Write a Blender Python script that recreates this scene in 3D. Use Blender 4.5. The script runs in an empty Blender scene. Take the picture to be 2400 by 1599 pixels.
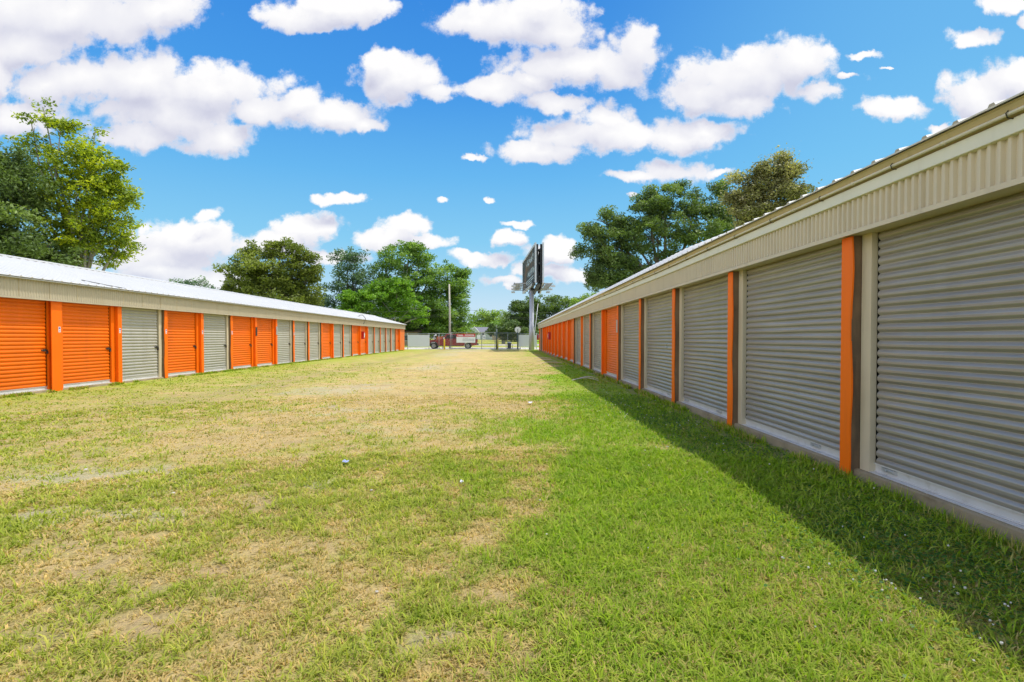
import bpy, math, random
import numpy as np
R = math.radians
random.seed(7)
rng = np.random.default_rng(7)
scene = bpy.context.scene
COL = scene.collection

# ------------------------------------------------------------------ camera
F, VX, VY, H = 1280.0, 1195.4, 792.0, 1.45
cam_d = bpy.data.cameras.new('camera'); cam = bpy.data.objects.new('camera', cam_d); COL.objects.link(cam)
cam.location = (0, 0, H); cam.rotation_euler = (R(90 - 1.0), 0, 0)
cam_d.sensor_width = 36; cam_d.lens = 36 * F / 2400
cam_d.shift_x = 4.6 / 2400; cam_d.shift_y = 14.8 / 2400
cam_d.clip_start = 0.05; cam_d.clip_end = 5000
scene.camera = cam
scene.view_settings.view_transform = 'Standard'; scene.view_settings.look = 'None'
scene.view_settings.gamma = 1; scene.view_settings.exposure = 0.1

# ------------------------------------------------------------------ node helper
class NT:
    def __init__(s, nt): s.nt = nt; s.n = nt.nodes; s.l = nt.links
    def new(s, t): return s.n.new(t)
    def put(s, sock, v):
        if v is None: return
        if isinstance(v, bpy.types.NodeSocket): s.l.new(v, sock)
        else:
            if isinstance(v, (tuple, list)) and sock.type == 'RGBA' and len(v) == 3: v = (*v, 1)
            sock.default_value = v
    def m(s, op, a, b=None, c=None, clamp=False):
        n = s.new('ShaderNodeMath'); n.operation = op; n.use_clamp = clamp
        s.put(n.inputs[0], a); s.put(n.inputs[1], b); s.put(n.inputs[2], c); return n.outputs[0]
    def v(s, op, a, b=None, c=None):
        n = s.new('ShaderNodeVectorMath'); n.operation = op
        s.put(n.inputs[0], a); s.put(n.inputs[1], b); s.put(n.inputs[2], c)
        return n.outputs['Value'] if op in ('LENGTH', 'DISTANCE', 'DOT_PRODUCT') else n.outputs[0]
    def step(s, x, a, b):           # smoothstep a..b -> 0..1 (a may be > b)
        n = s.new('ShaderNodeMapRange'); n.interpolation_type = 'SMOOTHSTEP'
        s.put(n.inputs[0], x)
        if a < b: n.inputs[1].default_value = a; n.inputs[2].default_value = b; n.inputs[3].default_value = 0; n.inputs[4].default_value = 1
        else: n.inputs[1].default_value = b; n.inputs[2].default_value = a; n.inputs[3].default_value = 1; n.inputs[4].default_value = 0
        return n.outputs[0]
    def noise(s, vec, scale, detail=3, rough=.55, color=False, dist=0):
        n = s.new('ShaderNodeTexNoise'); s.put(n.inputs['Vector'], vec)
        n.inputs['Scale'].default_value = scale; n.inputs['Detail'].default_value = detail
        n.inputs['Roughness'].default_value = rough; n.inputs['Distortion'].default_value = dist
        return n.outputs['Color'] if color else n.outputs[0]
    def mix(s, f, a, b, mode='MIX'):
        n = s.new('ShaderNodeMix'); n.data_type = 'RGBA'; n.blend_type = mode
        s.put(n.inputs[0], f); s.put(n.inputs[6], a); s.put(n.inputs[7], b); return n.outputs[2]
    def ramp(s, f, stops):
        n = s.new('ShaderNodeValToRGB'); s.put(n.inputs[0], f); e = n.color_ramp.elements
        while len(e) < len(stops): e.new(.5)
        for el, (p, c) in zip(e, stops): el.position = p; el.color = (*c, 1)
        return n.outputs[0]
    def sep(s, v):
        n = s.new('ShaderNodeSeparateXYZ'); s.put(n.inputs[0], v); return n.outputs
    def comb(s, x, y, z):
        n = s.new('ShaderNodeCombineXYZ'); s.put(n.inputs[0], x); s.put(n.inputs[1], y); s.put(n.inputs[2], z); return n.outputs[0]

# ------------------------------------------------------------------ world sky
SUN = (0.37, 0.10, 1.0)
el = math.atan2(1, math.hypot(SUN[0], SUN[1])); az = math.atan2(SUN[0], SUN[1])
world = bpy.data.worlds.new('World'); scene.world = world; world.use_nodes = True
w = NT(world.node_tree); w.n.clear()
# clouds as soft ellipses: azimuth/elevation slopes of the view, photograph units -> (x/y, z/y)
CL = [(180,35,290,75),(60,110,130,60),(0,160,35,70),(370,30,120,40),
 (190,185,170,58),(330,190,130,62),(500,200,160,55),(400,265,210,60),(520,310,90,45),(330,312,110,38),(60,265,120,42),(110,200,90,50),(590,250,90,40),
 (760,270,110,36),(840,288,45,18),(930,185,112,50),(880,150,50,34),(985,185,50,34),(690,240,60,34),
 (700,45,110,30),(800,18,140,38),
 (1180,55,170,56),(1080,55,95,30),(1240,20,60,30),(1330,150,200,58),(1470,110,85,58),(1290,80,90,45),(1700,180,215,64),(1600,215,120,42),(1830,150,100,66),(1880,215,60,30),(1700,240,90,30),
 (1130,212,100,32),(1280,240,80,24),(1000,215,50,25),(1220,190,60,24),
 (1400,310,240,45),(1240,350,130,24),(1390,275,90,36),(1620,300,80,24),(1540,320,90,36),(1090,362,40,8),
 (1530,392,95,30),(1450,408,90,16),(1660,400,28,9),(1440,452,14,8),
 (2225,98,62,22),(1975,135,40,10),(2040,252,85,30),(2250,230,110,66),(2330,190,80,50),(2150,290,40,14),(2310,22,60,20),(2345,60,20,18),(2020,163,16,5),(1940,180,30,8),
 (785,462,62,14),(1015,465,17,7),(1125,462,13,8),(1190,520,48,9),
 (430,545,120,45),(360,590,130,40),(700,528,92,34),(640,560,100,28),(480,498,38,18),(940,520,72,26),(890,552,80,24),(1165,553,50,18),(1110,595,70,18),(1270,585,58,24),(1310,632,60,18),(1160,657,22,10),(500,640,160,26),(980,560,70,18),(1080,590,60,14),(1230,620,80,16),(1150,640,60,14),(760,590,90,18),(380,625,110,26),(1290,560,40,16)]
def uv(sx, sy): return ((sx * 1.02 - VX) / F, (VY - sy * 1.02) / F)
grp = bpy.data.node_groups.new('cloud_field', 'ShaderNodeTree')
grp.interface.new_socket('P', in_out='INPUT', socket_type='NodeSocketVector')
grp.interface.new_socket('F', in_out='OUTPUT', socket_type='NodeSocketFloat')
g = NT(grp); gi = g.new('NodeGroupInput'); go = g.new('NodeGroupOutput')
P = gi.outputs[0]
w1 = g.v('MULTIPLY_ADD', g.noise(P, 5.5, 2, color=True), (.06, .04, 0), (-.03, -.02, 0))
w2 = g.v('MULTIPLY_ADD', g.noise(P, 24, 5, .6, color=True), (.040, .034, 0), (-.020, -.017, 0))
Pw = g.v('ADD', g.v('ADD', P, w1), w2)
run = None
for (cx, cy, rx, ry) in CL:
    u_, v_ = uv(cx, cy); ru, rv = rx * 1.02 / F * 1.36, ry * 1.02 / F * 1.40
    q = g.v('MULTIPLY_ADD', Pw, (1 / ru, 1 / rv, 0), (-u_ / ru, -v_ / rv, 0))
    L = g.v('LENGTH', q)
    run = L if run is None else g.m('SMOOTH_MIN', run, L, .12)
grp.interface.new_socket('G', in_out='OUTPUT', socket_type='NodeSocketFloat')
def puff(scale, seedoff):
    n = g.new('ShaderNodeTexVoronoi'); n.feature = 'SMOOTH_F1'; g.put(n.inputs['Vector'], g.v('ADD', Pw, (seedoff, 0, 0))); n.inputs['Scale'].default_value = scale
    n.inputs['Smoothness'].default_value = .35; return g.m('SUBTRACT', .42, n.outputs['Distance'])
f = g.m('SUBTRACT', 1.0, run)
big = g.m('MULTIPLY', puff(13, 0), .45)
small = g.m('MULTIPLY', puff(38, 3), .34)
nf = g.m('MULTIPLY', g.m('SUBTRACT', g.noise(P, 34, 9, .72), .5), .75)
low_n = g.m('MULTIPLY', g.m('SUBTRACT', g.noise(P, 7, 3, .5), .5), .25)
Gs = g.m('ADD', g.m('ADD', f, big), g.m('ADD', low_n, g.m('MULTIPLY', small, .3)))
f = g.m('ADD', g.m('ADD', f, big), g.m('ADD', g.m('ADD', small, nf), low_n))
g.put(go.inputs['F'], f); g.put(go.inputs['G'], Gs)
tc = w.new('ShaderNodeTexCoord'); D = tc.outputs['Generated']; dx, dy, dz = w.sep(D)
yy = w.m('MAXIMUM', dy, .12)
Pf = w.comb(w.m('DIVIDE', dx, yy), w.m('DIVIDE', dz, yy), 0.0)
def field(vec):
    n = w.new('ShaderNodeGroup'); n.node_tree = grp; w.put(n.inputs[0], vec); return n.outputs['F'], n.outputs['G']
F0, G0 = field(Pf); F1, G1 = field(w.v('ADD', Pf, (.012, .040, 0)))
zz = w.m('ADD', w.m('MAXIMUM', dz, 0.0), .12)
Pb = w.comb(w.m('DIVIDE', dx, zz), w.m('DIVIDE', dy, zz), 3.0)
back = w.noise(Pb, .9, 7, .55)
front = w.step(dy, .40, .58)
a_f = w.step(F0, .08, .42); a_b = w.step(back, .42, .58)
alpha = w.m('ADD', w.m('MULTIPLY', a_f, front), w.m('MULTIPLY', a_b, w.m('SUBTRACT', 1.0, front)), clamp=True)
lit = w.m('ADD', w.m('MULTIPLY', w.m('SUBTRACT', G0, G1), .70), .56, clamp=True)
thin = w.step(F0, .62, .10)
lit = w.m('MAXIMUM', lit, w.m('MULTIPLY', thin, .72))
cf = w.ramp(lit, [(0, (.52, .53, .67)), (.3, (.64, .65, .77)), (.6, (.82, .82, .88)), (1, (.98, .97, .97))])
ccol = w.mix(front, (2.2, 2.12, 2.0), cf)  # unseen clouds behind and overhead, made extra bright to fill the shadows
sky_c = w.ramp(w.m('MAXIMUM', dz, 0.0), [(0, (.58, .76, .90)), (.07, (.44, .70, .88)), (.17, (.235, .59, .87)), (.28, (.13, .46, .85)), (.40, (.062, .32, .79)), (.55, (.035, .235, .72)), (1, (.05, .2, .6))])
sky_c = w.mix(w.m('MULTIPLY', w.step(dx, .05, .6), .5), sky_c, (.22, .60, .88))
col = w.mix(alpha, sky_c, ccol)
low = w.m('MULTIPLY', w.step(dz, .14, .0), .55)
col = w.mix(low, col, (.66, .78, .90))
st = w.new('ShaderNodeTexSky'); st.sky_type = 'NISHITA'; st.sun_disc = False
st.sun_elevation = el; st.sun_rotation = az
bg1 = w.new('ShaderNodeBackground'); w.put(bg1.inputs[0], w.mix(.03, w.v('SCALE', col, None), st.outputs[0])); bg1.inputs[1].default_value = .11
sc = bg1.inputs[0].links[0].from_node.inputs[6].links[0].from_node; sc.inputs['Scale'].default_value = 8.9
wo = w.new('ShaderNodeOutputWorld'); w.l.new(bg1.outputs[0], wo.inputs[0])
world.cycles.sampling_method = 'MANUAL'; world.cycles.sample_map_resolution = 512

sun_d = bpy.data.lights.new('sun', 'SUN'); sun_d.energy = 3.7; sun_d.angle = R(.55); sun_d.color = (1, .955, .88)
sun = bpy.data.objects.new('sun', sun_d); COL.objects.link(sun); sun.location = (40, 10, 100)
from mathutils import Vector
sun.rotation_euler = Vector(SUN).to_track_quat('Z', 'Y').to_euler()

# ------------------------------------------------------------------ object helpers
def px(x, y, Z):
    return ((x - VX) / F * Z, Z, H + (VY - y) / F * Z)
def empty(name, label, cat, loc=(0, 0, 0), rz=0, group=None):
    o = bpy.data.objects.new(name, None); COL.objects.link(o); o.location = loc; o.rotation_euler = (0, 0, rz)
    o.empty_display_size = .2
    o['label'] = label; o['category'] = cat
    if group: o['group'] = group
    return o
def tag(o, label=None, cat=None, group=None, kind=None):
    if label: o['label'] = label
    if cat: o['category'] = cat
    if group: o['group'] = group
    if kind: o['kind'] = kind
    return o
class MB:
    def __init__(s): s.v = []; s.f = []; s.m = []; s.sm = []
    def add(s, vs, fs, mi=0, smooth=False):
        o = len(s.v); s.v += [tuple(v) for v in vs]; s.f += [tuple(i + o for i in f) for f in fs]
        s.m += [mi] * len(fs); s.sm += [smooth] * len(fs)
    def box(s, x0, x1, y0, y1, z0, z1, mi=0):
        s.add([(x0,y0,z0),(x1,y0,z0),(x1,y1,z0),(x0,y1,z0),(x0,y0,z1),(x1,y0,z1),(x1,y1,z1),(x0,y1,z1)],
              [(0,3,2,1),(4,5,6,7),(0,1,5,4),(1,2,6,5),(2,3,7,6),(3,0,4,7)], mi)
    def grid(s, P, mi=0, smooth=False, closed=False):
        P = [list(r) for r in P]; n, m = len(P), len(P[0])
        fs = [(i*m+j, i*m+(j+1) % m, (i+1)*m+(j+1) % m, (i+1)*m+j) for i in range(n-1) for j in range(m if closed else m-1)]
        s.add([p for r in P for p in r], fs, mi, smooth)
    def tube(s, pts, rad, n=8, mi=0, smooth=True, cap=True):
        pts = [Vector(p) for p in pts]
        if not isinstance(rad, (list, tuple)): rad = [rad] * len(pts)
        rows = []; up = Vector((0, 0, 1)); 
        for i, p in enumerate(pts):
            t = (pts[min(i+1, len(pts)-1)] - pts[max(i-1, 0)]).normalized()
            a = t.cross(up if abs(t.z) < .9 else Vector((0, 1, 0))).normalized(); b = t.cross(a).normalized()
            rows.append([p + (a * math.cos(k*2*math.pi/n) + b * math.sin(k*2*math.pi/n)) * rad[i] for k in range(n)])
        o = len(s.v); s.grid(rows, mi, smooth, True)
        if cap:
            s.f += [tuple(o + k for k in range(n))[::-1], tuple(o + (len(pts)-1)*n + k for k in range(n))]; s.m += [mi]*2; s.sm += [False]*2
    def prism(s, poly, axis, a0, a1, mi=0):     # poly of 2-tuples in the plane normal to the axis
        n = len(poly)
        def P(p, a): return (a, p[0], p[1]) if axis == 'x' else ((p[0], a, p[1]) if axis == 'y' else (p[0], p[1], a))
        s.add([P(p, a0) for p in poly] + [P(p, a1) for p in poly],
              [tuple(range(n))[::-1], tuple(range(n, 2*n))] + [(i, (i+1) % n, n + (i+1) % n, n + i) for i in range(n)], mi)
    def mesh(s, name, mats):
        me = bpy.data.meshes.new(name); me.from_pydata(s.v, [], s.f)
        for m_ in (mats if isinstance(mats, (list, tuple)) else [mats]): me.materials.append(m_)
        me.polygons.foreach_set('material_index', s.m); me.polygons.foreach_set('use_smooth', s.sm); me.update(); return me
    def build(s, name, mats, parent=None, bevel=0):
        o = bpy.data.objects.new(name, s.mesh(name, mats)); COL.objects.link(o)
        if parent: o.parent = parent
        if bevel:
            b = o.modifiers.new('b', 'BEVEL'); b.width = bevel; b.segments = 2; b.limit_method = 'ANGLE'
        return o
def link(name, mesh, parent=None, loc=(0, 0, 0)):
    o = bpy.data.objects.new(name, mesh); COL.objects.link(o); o.location = loc
    if parent: o.parent = parent
    return o

# ------------------------------------------------------------------ materials
def mat(name, c, rough=.6, metal=0, var=.12, vs=3.0, bump=0, bs=30, dirt=None, streak=False, coat=0, spec=None, slat_sheen=0):
    m_ = bpy.data.materials.new(name); m_.use_nodes = True; t = NT(m_.node_tree); b = t.n['Principled BSDF']
    geo = t.new('ShaderNodeNewGeometry'); P = geo.outputs['Position']
    n1 = t.noise(P, vs, 5, .6)
    k = t.m('MULTIPLY_ADD', n1, 2 * var, 1 - var)
    cc = t.v('SCALE', c, None); cc.node.inputs['Scale'].default_value = 1; t.put(cc.node.inputs['Scale'], k); col_ = cc
    if slat_sheen:
        sn = t.noise(t.v('MULTIPLY', P, (.6, .6, 11)), 1.0, 2, .6)  # uneven slat tone, with streaks of reflection put into the base colour
        sv = t.v('SCALE', col_, None); t.put(sv.node.inputs['Scale'], t.m('MULTIPLY_ADD', sn, 2 * slat_sheen, 1 - slat_sheen)); col_ = sv
    if dirt:
        v = t.v('MULTIPLY', P, (1, 1, .12) if streak else (1, 1, 1))
        d = t.step(t.noise(v, dirt[1], 6, .65), .50, .78)
        col_ = t.mix(t.m('MULTIPLY', d, dirt[2]), col_, dirt[0])
    t.put(b.inputs['Base Color'], col_)
    t.put(b.inputs['Roughness'], t.m('MULTIPLY_ADD', n1, .25, rough - .12, clamp=True)); b.inputs['Metallic'].default_value = metal
    if coat: b.inputs['Coat Weight'].default_value = coat
    if spec is not None: b.inputs['Specular IOR Level'].default_value = spec
    if bump:
        bn = t.new('ShaderNodeBump'); bn.inputs['Strength'].default_value = bump; bn.inputs['Distance'].default_value = .01
        t.put(bn.inputs['Height'], t.noise(P, bs, 4)); t.l.new(bn.outputs[0], b.inputs['Normal'])
    return m_
M = {}
M['orange'] = mat('orange_paint', (.80, .148, .002), .45, var=.13, vs=1.1, spec=.3, slat_sheen=.12, dirt=((.50, .10, .015), 1.6, .5), streak=True)
M['orange_trim'] = mat('orange_trim_paint', (.93, .165, .002), .5, var=.13, vs=1.3, bump=.05, bs=6, spec=.25, dirt=((.5, .12, .03), 5, .4), streak=True)
M['orange_panel'] = mat('orange_panel_paint', (.80, .19, .02), .5, var=.08)
M['grey'] = mat('grey_door_paint', (.345, .318, .28), .32, metal=.3, var=.09, vs=1.3, slat_sheen=.35, dirt=((.26, .235, .18), 1.5, .35), streak=True)
M['greyL'] = mat('light_grey_door_paint', (.40, .385, .34), .42, metal=.05, var=.08, vs=1.5, slat_sheen=.12, dirt=((.25, .23, .17), 3, .3), streak=True)
M['beige'] = mat('beige_steel', (.60, .515, .37), .45, var=.07, vs=2, bump=.06, bs=8, dirt=((.33, .27, .17), 4, .35), streak=True)
M['beige_left'] = mat('dull_beige_steel', (.44, .385, .275), .5, var=.07, vs=2, dirt=((.30, .25, .17), 4, .35), streak=True)
M['beige_pale'] = mat('pale_beige_steel', (.62, .58, .46), .42, var=.07, vs=2, dirt=((.4, .34, .22), 5, .35))
M['board'] = mat('grey_green_fascia_paint', (.70, .68, .56), .5, var=.06, vs=2, dirt=((.36, .33, .24), 4, .3), streak=True)
M['soffit'] = mat('soffit_tan', (.52, .42, .25), .6, var=.1, dirt=((.2, .16, .1), 6, .5))
M['wood'] = mat('weathered_wood', (.20, .125, .07), .85, var=.35, vs=6, bump=.5, bs=25, dirt=((.05, .045, .035), 4, .8), streak=True)
M['galv'] = mat('galvanised_steel', (.56, .57, .58), .38, metal=.55, var=.12, vs=9)
M['rail'] = mat('aluminium_rail', (.62, .61, .59), .42, metal=.15, var=.1, vs=6, dirt=((.35, .30, .22), 7, .5))
M['conc'] = mat('old_concrete', (.31, .245, .15), .9, var=.3, vs=4, bump=.8, bs=16, dirt=((.13, .09, .045), 2.2, .95))
M['roof'] = mat('white_roof_metal', (.62, .615, .60), .35, metal=.1, var=.05, vs=.7, dirt=((.5, .48, .42), 3, .22))
M['black'] = mat('dark_gap', (.02, .02, .018), .8)
M['dark'] = mat('dark_metal', (.07, .065, .06), .5, metal=.5, var=.3)
M['lock'] = mat('brass_lock', (.20, .15, .08), .4, metal=.7)
M['red'] = mat('red_cabinet_paint', (.42, .008, .012), .35)
M['white'] = mat('white_paint', (.72, .73, .75), .5, var=.05)
M['violet'] = mat('violet_print', (.16, .13, .42), .5)
M['maroon'] = mat('maroon_car_paint', (.27, .016, .025), .25, coat=.6, var=.04, spec=.6)
M['glass'] = mat('dark_glass', (.02, .025, .03), .08, var=.02, spec=.8)
M['tyre'] = mat('tyre_rubber', (.022, .022, .022), .8)
M['rim'] = mat('alloy', (.42, .42, .44), .3, metal=.7)
M['chrome'] = mat('chrome', (.65, .65, .67), .15, metal=.9)
M['lamp'] = mat('tail_lamp', (.45, .01, .01), .2)
M['trimwhite'] = mat('white_gloss', (.8, .8, .82), .3)
M['panelwhite'] = mat('fence_panel_back', (.68, .69, .78), .55, var=.04, vs=.8)
M['banner_red'] = mat('banner_red', (.55, .03, .04), .5)
M['banner_white'] = mat('banner_white', (.86, .88, .92), .5, var=.03)
M['print_grey'] = mat('print_grey', (.35, .36, .40), .5)
M['yellow'] = mat('yellow_bollard_paint', (.75, .52, .02), .5)
M['yellow_old'] = mat('faded_yellow_paint', (.42, .36, .10), .6)
M['fence'] = mat('fence_galvanised', (.26, .29, .28), .5, metal=.4, var=.15)
M['darkpost'] = mat('dark_green_post', (.07, .10, .09), .5, metal=.2)
M['polewood'] = mat('utility_pole_wood', (.44, .41, .34), .85, var=.2)
M['steelpole'] = mat('painted_steel_pole', (.50, .51, .57), .45, metal=.25, var=.08, vs=.6, dirt=((.22, .20, .20), .8, .5), streak=True)
M['sign_face'] = None
M['sign_back'] = mat('billboard_back', (.03, .033, .035), .7)
M['sign_frame'] = mat('billboard_frame', (.50, .52, .55), .45, metal=.2)
M['catwalk'] = mat('catwalk_steel', (.30, .31, .33), .5, metal=.4)
M['bark'] = mat('bark', (.15, .125, .095), .9, var=.35, vs=4, bump=.6, bs=15)
M['bark_pale'] = mat('pale_bark', (.34, .31, .26), .9, var=.3, vs=4)
M['housegrey'] = mat('grey_siding', (.42, .48, .46), .7)
M['houseroof'] = mat('grey_shingles', (.17, .17, .20), .85, var=.15)
M['brownroof'] = mat('brown_shingles', (.15, .105, .075), .9, var=.2)
M['brick'] = mat('tan_brick', (.42, .33, .24), .9, var=.15, vs=6)
M['winglass'] = mat('window_glass', (.05, .06, .07), .1)
M['carpet'] = mat('orange_toolbox', (.62, .16, .05), .5)
M['road'] = mat('concrete_road', (.44, .40, .35), .9, var=.12, vs=.6, dirt=((.30, .27, .22), .5, .4))
M['drive'] = mat('drive_concrete', (.56, .52, .46), .9, var=.1, vs=.5, dirt=((.36, .32, .26), .7, .4))
M['scrap'] = mat('beige_trim_scrap', (.50, .46, .38), .6)
M['wire'] = mat('cable_black', (.06, .065, .06), .6)
M['ribend'] = mat('roof_rib_tan', (.42, .37, .27), .5, dirt=((.2, .16, .1), 6, .5))
M['litter'] = mat('litter_white', (.75, .76, .8), .5)
M['litterblue'] = mat('litter_blue', (.35, .40, .62), .5)
M['dress'] = mat('straw_brown', (.3, .22, .12), .8)

# lawn: one greenness map (numpy) shared by the soil sheet and the blades
def vnoise(x, y, sc, seed, octv=3):
    out = 0; amp = 1; tot = 0
    for o in range(octv):
        r_ = np.random.default_rng(seed * 17 + o).random((257, 257)); u = x * sc + 31.7; v = y * sc + 11.3
        iu = np.floor(u).astype(int); iv = np.floor(v).astype(int); fu = u - iu; fv = v - iv; fu = fu * fu * (3 - 2 * fu); fv = fv * fv * (3 - 2 * fv)
        a = r_[iu % 257, iv % 257]; b = r_[(iu + 1) % 257, iv % 257]; c = r_[iu % 257, (iv + 1) % 257]; d = r_[(iu + 1) % 257, (iv + 1) % 257]
        out = out + amp * ((a * (1 - fu) + b * fu) * (1 - fv) + (c * (1 - fu) + d * fu) * fv); tot += amp; amp *= .55; sc *= 2.03
    return out / tot
def sstep(x, a, b):
    t = np.clip((x - a) / (b - a), 0, 1); return t * t * (3 - 2 * t)
def lawn_map(x, y):
    n0 = vnoise(x, y * .8, .28, 1); n1 = vnoise(x, y * .75, 1.0, 2, 4); n2 = vnoise(x, y, 3.5, 3, 3)
    wob = (n1 - .5) * 3.0 + (n0 - .5) * 2.2
    edge = np.interp(y, [0, 3, 5, 8, 14, 18, 24, 66], [-.4, -.1, .15, .1, .15, 1.1, 1.7, 1.9])
    strip = sstep(x + wob + (n2 - .5) * .8, edge - .7, edge + .9)
    lush = strip * np.interp(y, [0, 2.5, 5, 8, 70], [.60, .70, .96, 1, .95])
    lf = sstep(-(x + wob * .8), 9.3, 11.2)
    base = .36 + .12 * sstep(-y, -13, -3) + .20 * sstep(-(x + wob), 4.5, 8.0)
    band = np.exp(-((x + 3.2 + wob * .5) / 2.2) ** 2) * sstep(y, 3, 8)
    g = base - .34 * band + (n1 - .5) * 1.0 + (n2 - .5) * 1.4 + (n0 - .5) * .2
    g = np.maximum(g, lush * (1.0 + (n1 - .5) * .9 + (n2 - .5) * .7))
    g = np.maximum(g, lf * (.85 + (n1 - .5) * .8)); g = np.maximum(g, .75 * sstep(y, 61, 67))
    lush = np.maximum(lush, .35 * lf)
    gv = np.zeros_like(x)
    for (gx, gy, rx, ry, st_) in [(-4.4, 5.6, 2.2, .8, .9), (-4.6, 15.6, 2.2, 2.6, .9), (-5.4, 48, 2.4, 10, 1), (-1.6, 8.6, 1.4, .7, .7), (-5.2, 60, 3.2, 8, 1.1), (-3.0, 4.4, 1.3, .4, .8), (-4.2, 27, 1.8, 6, .8), (-3.3, 10.8, 2.0, 1.5, .7), (-3.2, 35, 1.5, 5, .7), (-.3, 2.6, .8, .25, .6), (-2.2, 13, 1.2, 1.0, .7), (-1.0, 3.0, .8, .3, .5)]:
        gv = np.maximum(gv, st_ * (1 - np.hypot((x - gx) / rx, (y - gy) / ry)))
    gv = np.clip(sstep(gv + (n1 - .5) * 1.3 + (n2 - .5) * 1.1, .30, .85), 0, 1) * (gv > -.2)
    band2 = np.exp(-((x + 7.6 + wob * .35) / .7) ** 2) * sstep(y, 8, 12)
    earth = np.clip(sstep(vnoise(x, y, 2.6, 9, 3), .60, .78) * (1 - strip) * .9 + band2 * .7 + 1.3 * sstep(x + (n1 - .5) * .6, 3.05, 3.45) * (x < 3.7), 0, 1)
    return np.clip(g, 0, 1), np.clip(lush, 0, 1), gv, earth
STRAW = [(.66, .49, .20), (.53, .40, .16)]
def lawn_mix(t, g_, l_, var):
    straw = t.mix(t.noise(t.new('ShaderNodeNewGeometry').outputs['Position'], .8, 5, .65), (.72, .55, .25), (.40, .29, .12))
    green = t.mix(l_, t.mix(var, (.25, .33, .03), (.44, .47, .07)), t.mix(var, (.15, .34, .005), (.34, .46, .018)))
    return t.mix(g_, straw, green)
def attr(t, nm):
    a = t.new('ShaderNodeAttribute'); a.attribute_name = nm; return a.outputs['Fac']
def make_ground_mat():
    m_ = bpy.data.materials.new('lawn_soil'); m_.use_nodes = True; t = NT(m_.node_tree); b = t.n['Principled BSDF']
    P = t.new('ShaderNodeNewGeometry').outputs['Position']; x, y, z = t.sep(P)
    nn = t.noise(P, 5, 5, .7); far = t.step(y, 8, 24)
    g_ = t.m('ADD', attr(t, 'green'), t.m('MULTIPLY', t.m('SUBTRACT', t.noise(t.v('MULTIPLY', P, (1, .5, 1)), 11, 5, .75), .5), 1.0), clamp=True)
    c = lawn_mix(t, g_, attr(t, 'lush'), nn)
    near_c = t.mix(.25, c, (.42, .30, .17))
    c = t.mix(far, near_c, c)
    c = t.mix(t.m('MULTIPLY', attr(t, 'earth'), .55), c, (.36, .26, .15))
    grav = t.ramp(t.noise(P, 60, 2, .6), [(.3, (.30, .25, .19)), (.5, (.50, .44, .35)), (.7, (.72, .68, .62))])
    c = t.mix(t.m('MULTIPLY', attr(t, 'gravel'), .42), c, grav)
    fine = t.ramp(t.noise(t.v('MULTIPLY', P, (1, .7, 1)), 55, 4, .75), [(.3, (.62, .60, .56)), (.5, (.92, .92, .92)), (.7, (1.25, 1.23, 1.15))])
    c = t.mix(.8, c, fine, 'MULTIPLY')
    t.put(b.inputs['Base Color'], c); b.inputs['Roughness'].default_value = .95; b.inputs['Specular IOR Level'].default_value = .15
    bn = t.new('ShaderNodeBump'); bn.inputs['Strength'].default_value = .9; bn.inputs['Distance'].default_value = .03
    t.put(bn.inputs['Height'], t.m('ADD', t.noise(P, 40, 5, .7), t.m('MULTIPLY', t.noise(P, 9, 3), 1.5))); t.l.new(bn.outputs[0], b.inputs['Normal'])
    return m_
def make_blade_mat():
    m_ = bpy.data.materials.new('grass_blades'); m_.use_nodes = True; t = NT(m_.node_tree); b = t.n['Principled BSDF']
    P = t.new('ShaderNodeNewGeometry').outputs['Position']
    r_ = attr(t, 'rnd')
    c = lawn_mix(t, attr(t, 'green'), attr(t, 'lush'), t.noise(P, 2.5, 3))
    k = t.ramp(r_, [(0, (.42, .52, .35)), (.35, (.92, .98, .9)), (.7, (1.15, 1.12, 1.1)), (1, (1.45, 1.36, 1.2))])
    c = t.mix(1.0, c, k, 'MULTIPLY')
    t.put(b.inputs['Base Color'], c); b.inputs['Roughness'].default_value = .6; b.inputs['Specular IOR Level'].default_value = .12
    tr = t.new('ShaderNodeBsdfTranslucent'); t.put(tr.inputs[0], t.mix(1.0, c, (1.1, 1.2, .5), 'MULTIPLY'))
    mx = t.new('ShaderNodeMixShader'); mx.inputs[0].default_value = .38
    t.l.new(b.outputs[0], mx.inputs[1]); t.l.new(tr.outputs[0], mx.inputs[2]); t.l.new(mx.outputs[0], t.n['Material Output'].inputs[0])
    return m_
def leaf_mat(name, stops, trans=.35):
    m_ = bpy.data.materials.new(name); m_.use_nodes = True; t = NT(m_.node_tree); b = t.n['Principled BSDF']
    at = t.new('ShaderNodeAttribute'); at.attribute_name = 'rnd'
    c = t.ramp(at.outputs['Fac'], stops)
    t.put(b.inputs['Base Color'], c); b.inputs['Roughness'].default_value = .5; b.inputs['Specular IOR Level'].default_value = .3
    tr = t.new('ShaderNodeBsdfTranslucent'); t.put(tr.inputs[0], t.mix(1.0, c, (1.2, 1.35, .5), 'MULTIPLY'))
    mx = t.new('ShaderNodeMixShader'); mx.inputs[0].default_value = trans
    t.l.new(b.outputs[0], mx.inputs[1]); t.l.new(tr.outputs[0], mx.inputs[2]); t.l.new(mx.outputs[0], t.n['Material Output'].inputs[0])
    return m_
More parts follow.
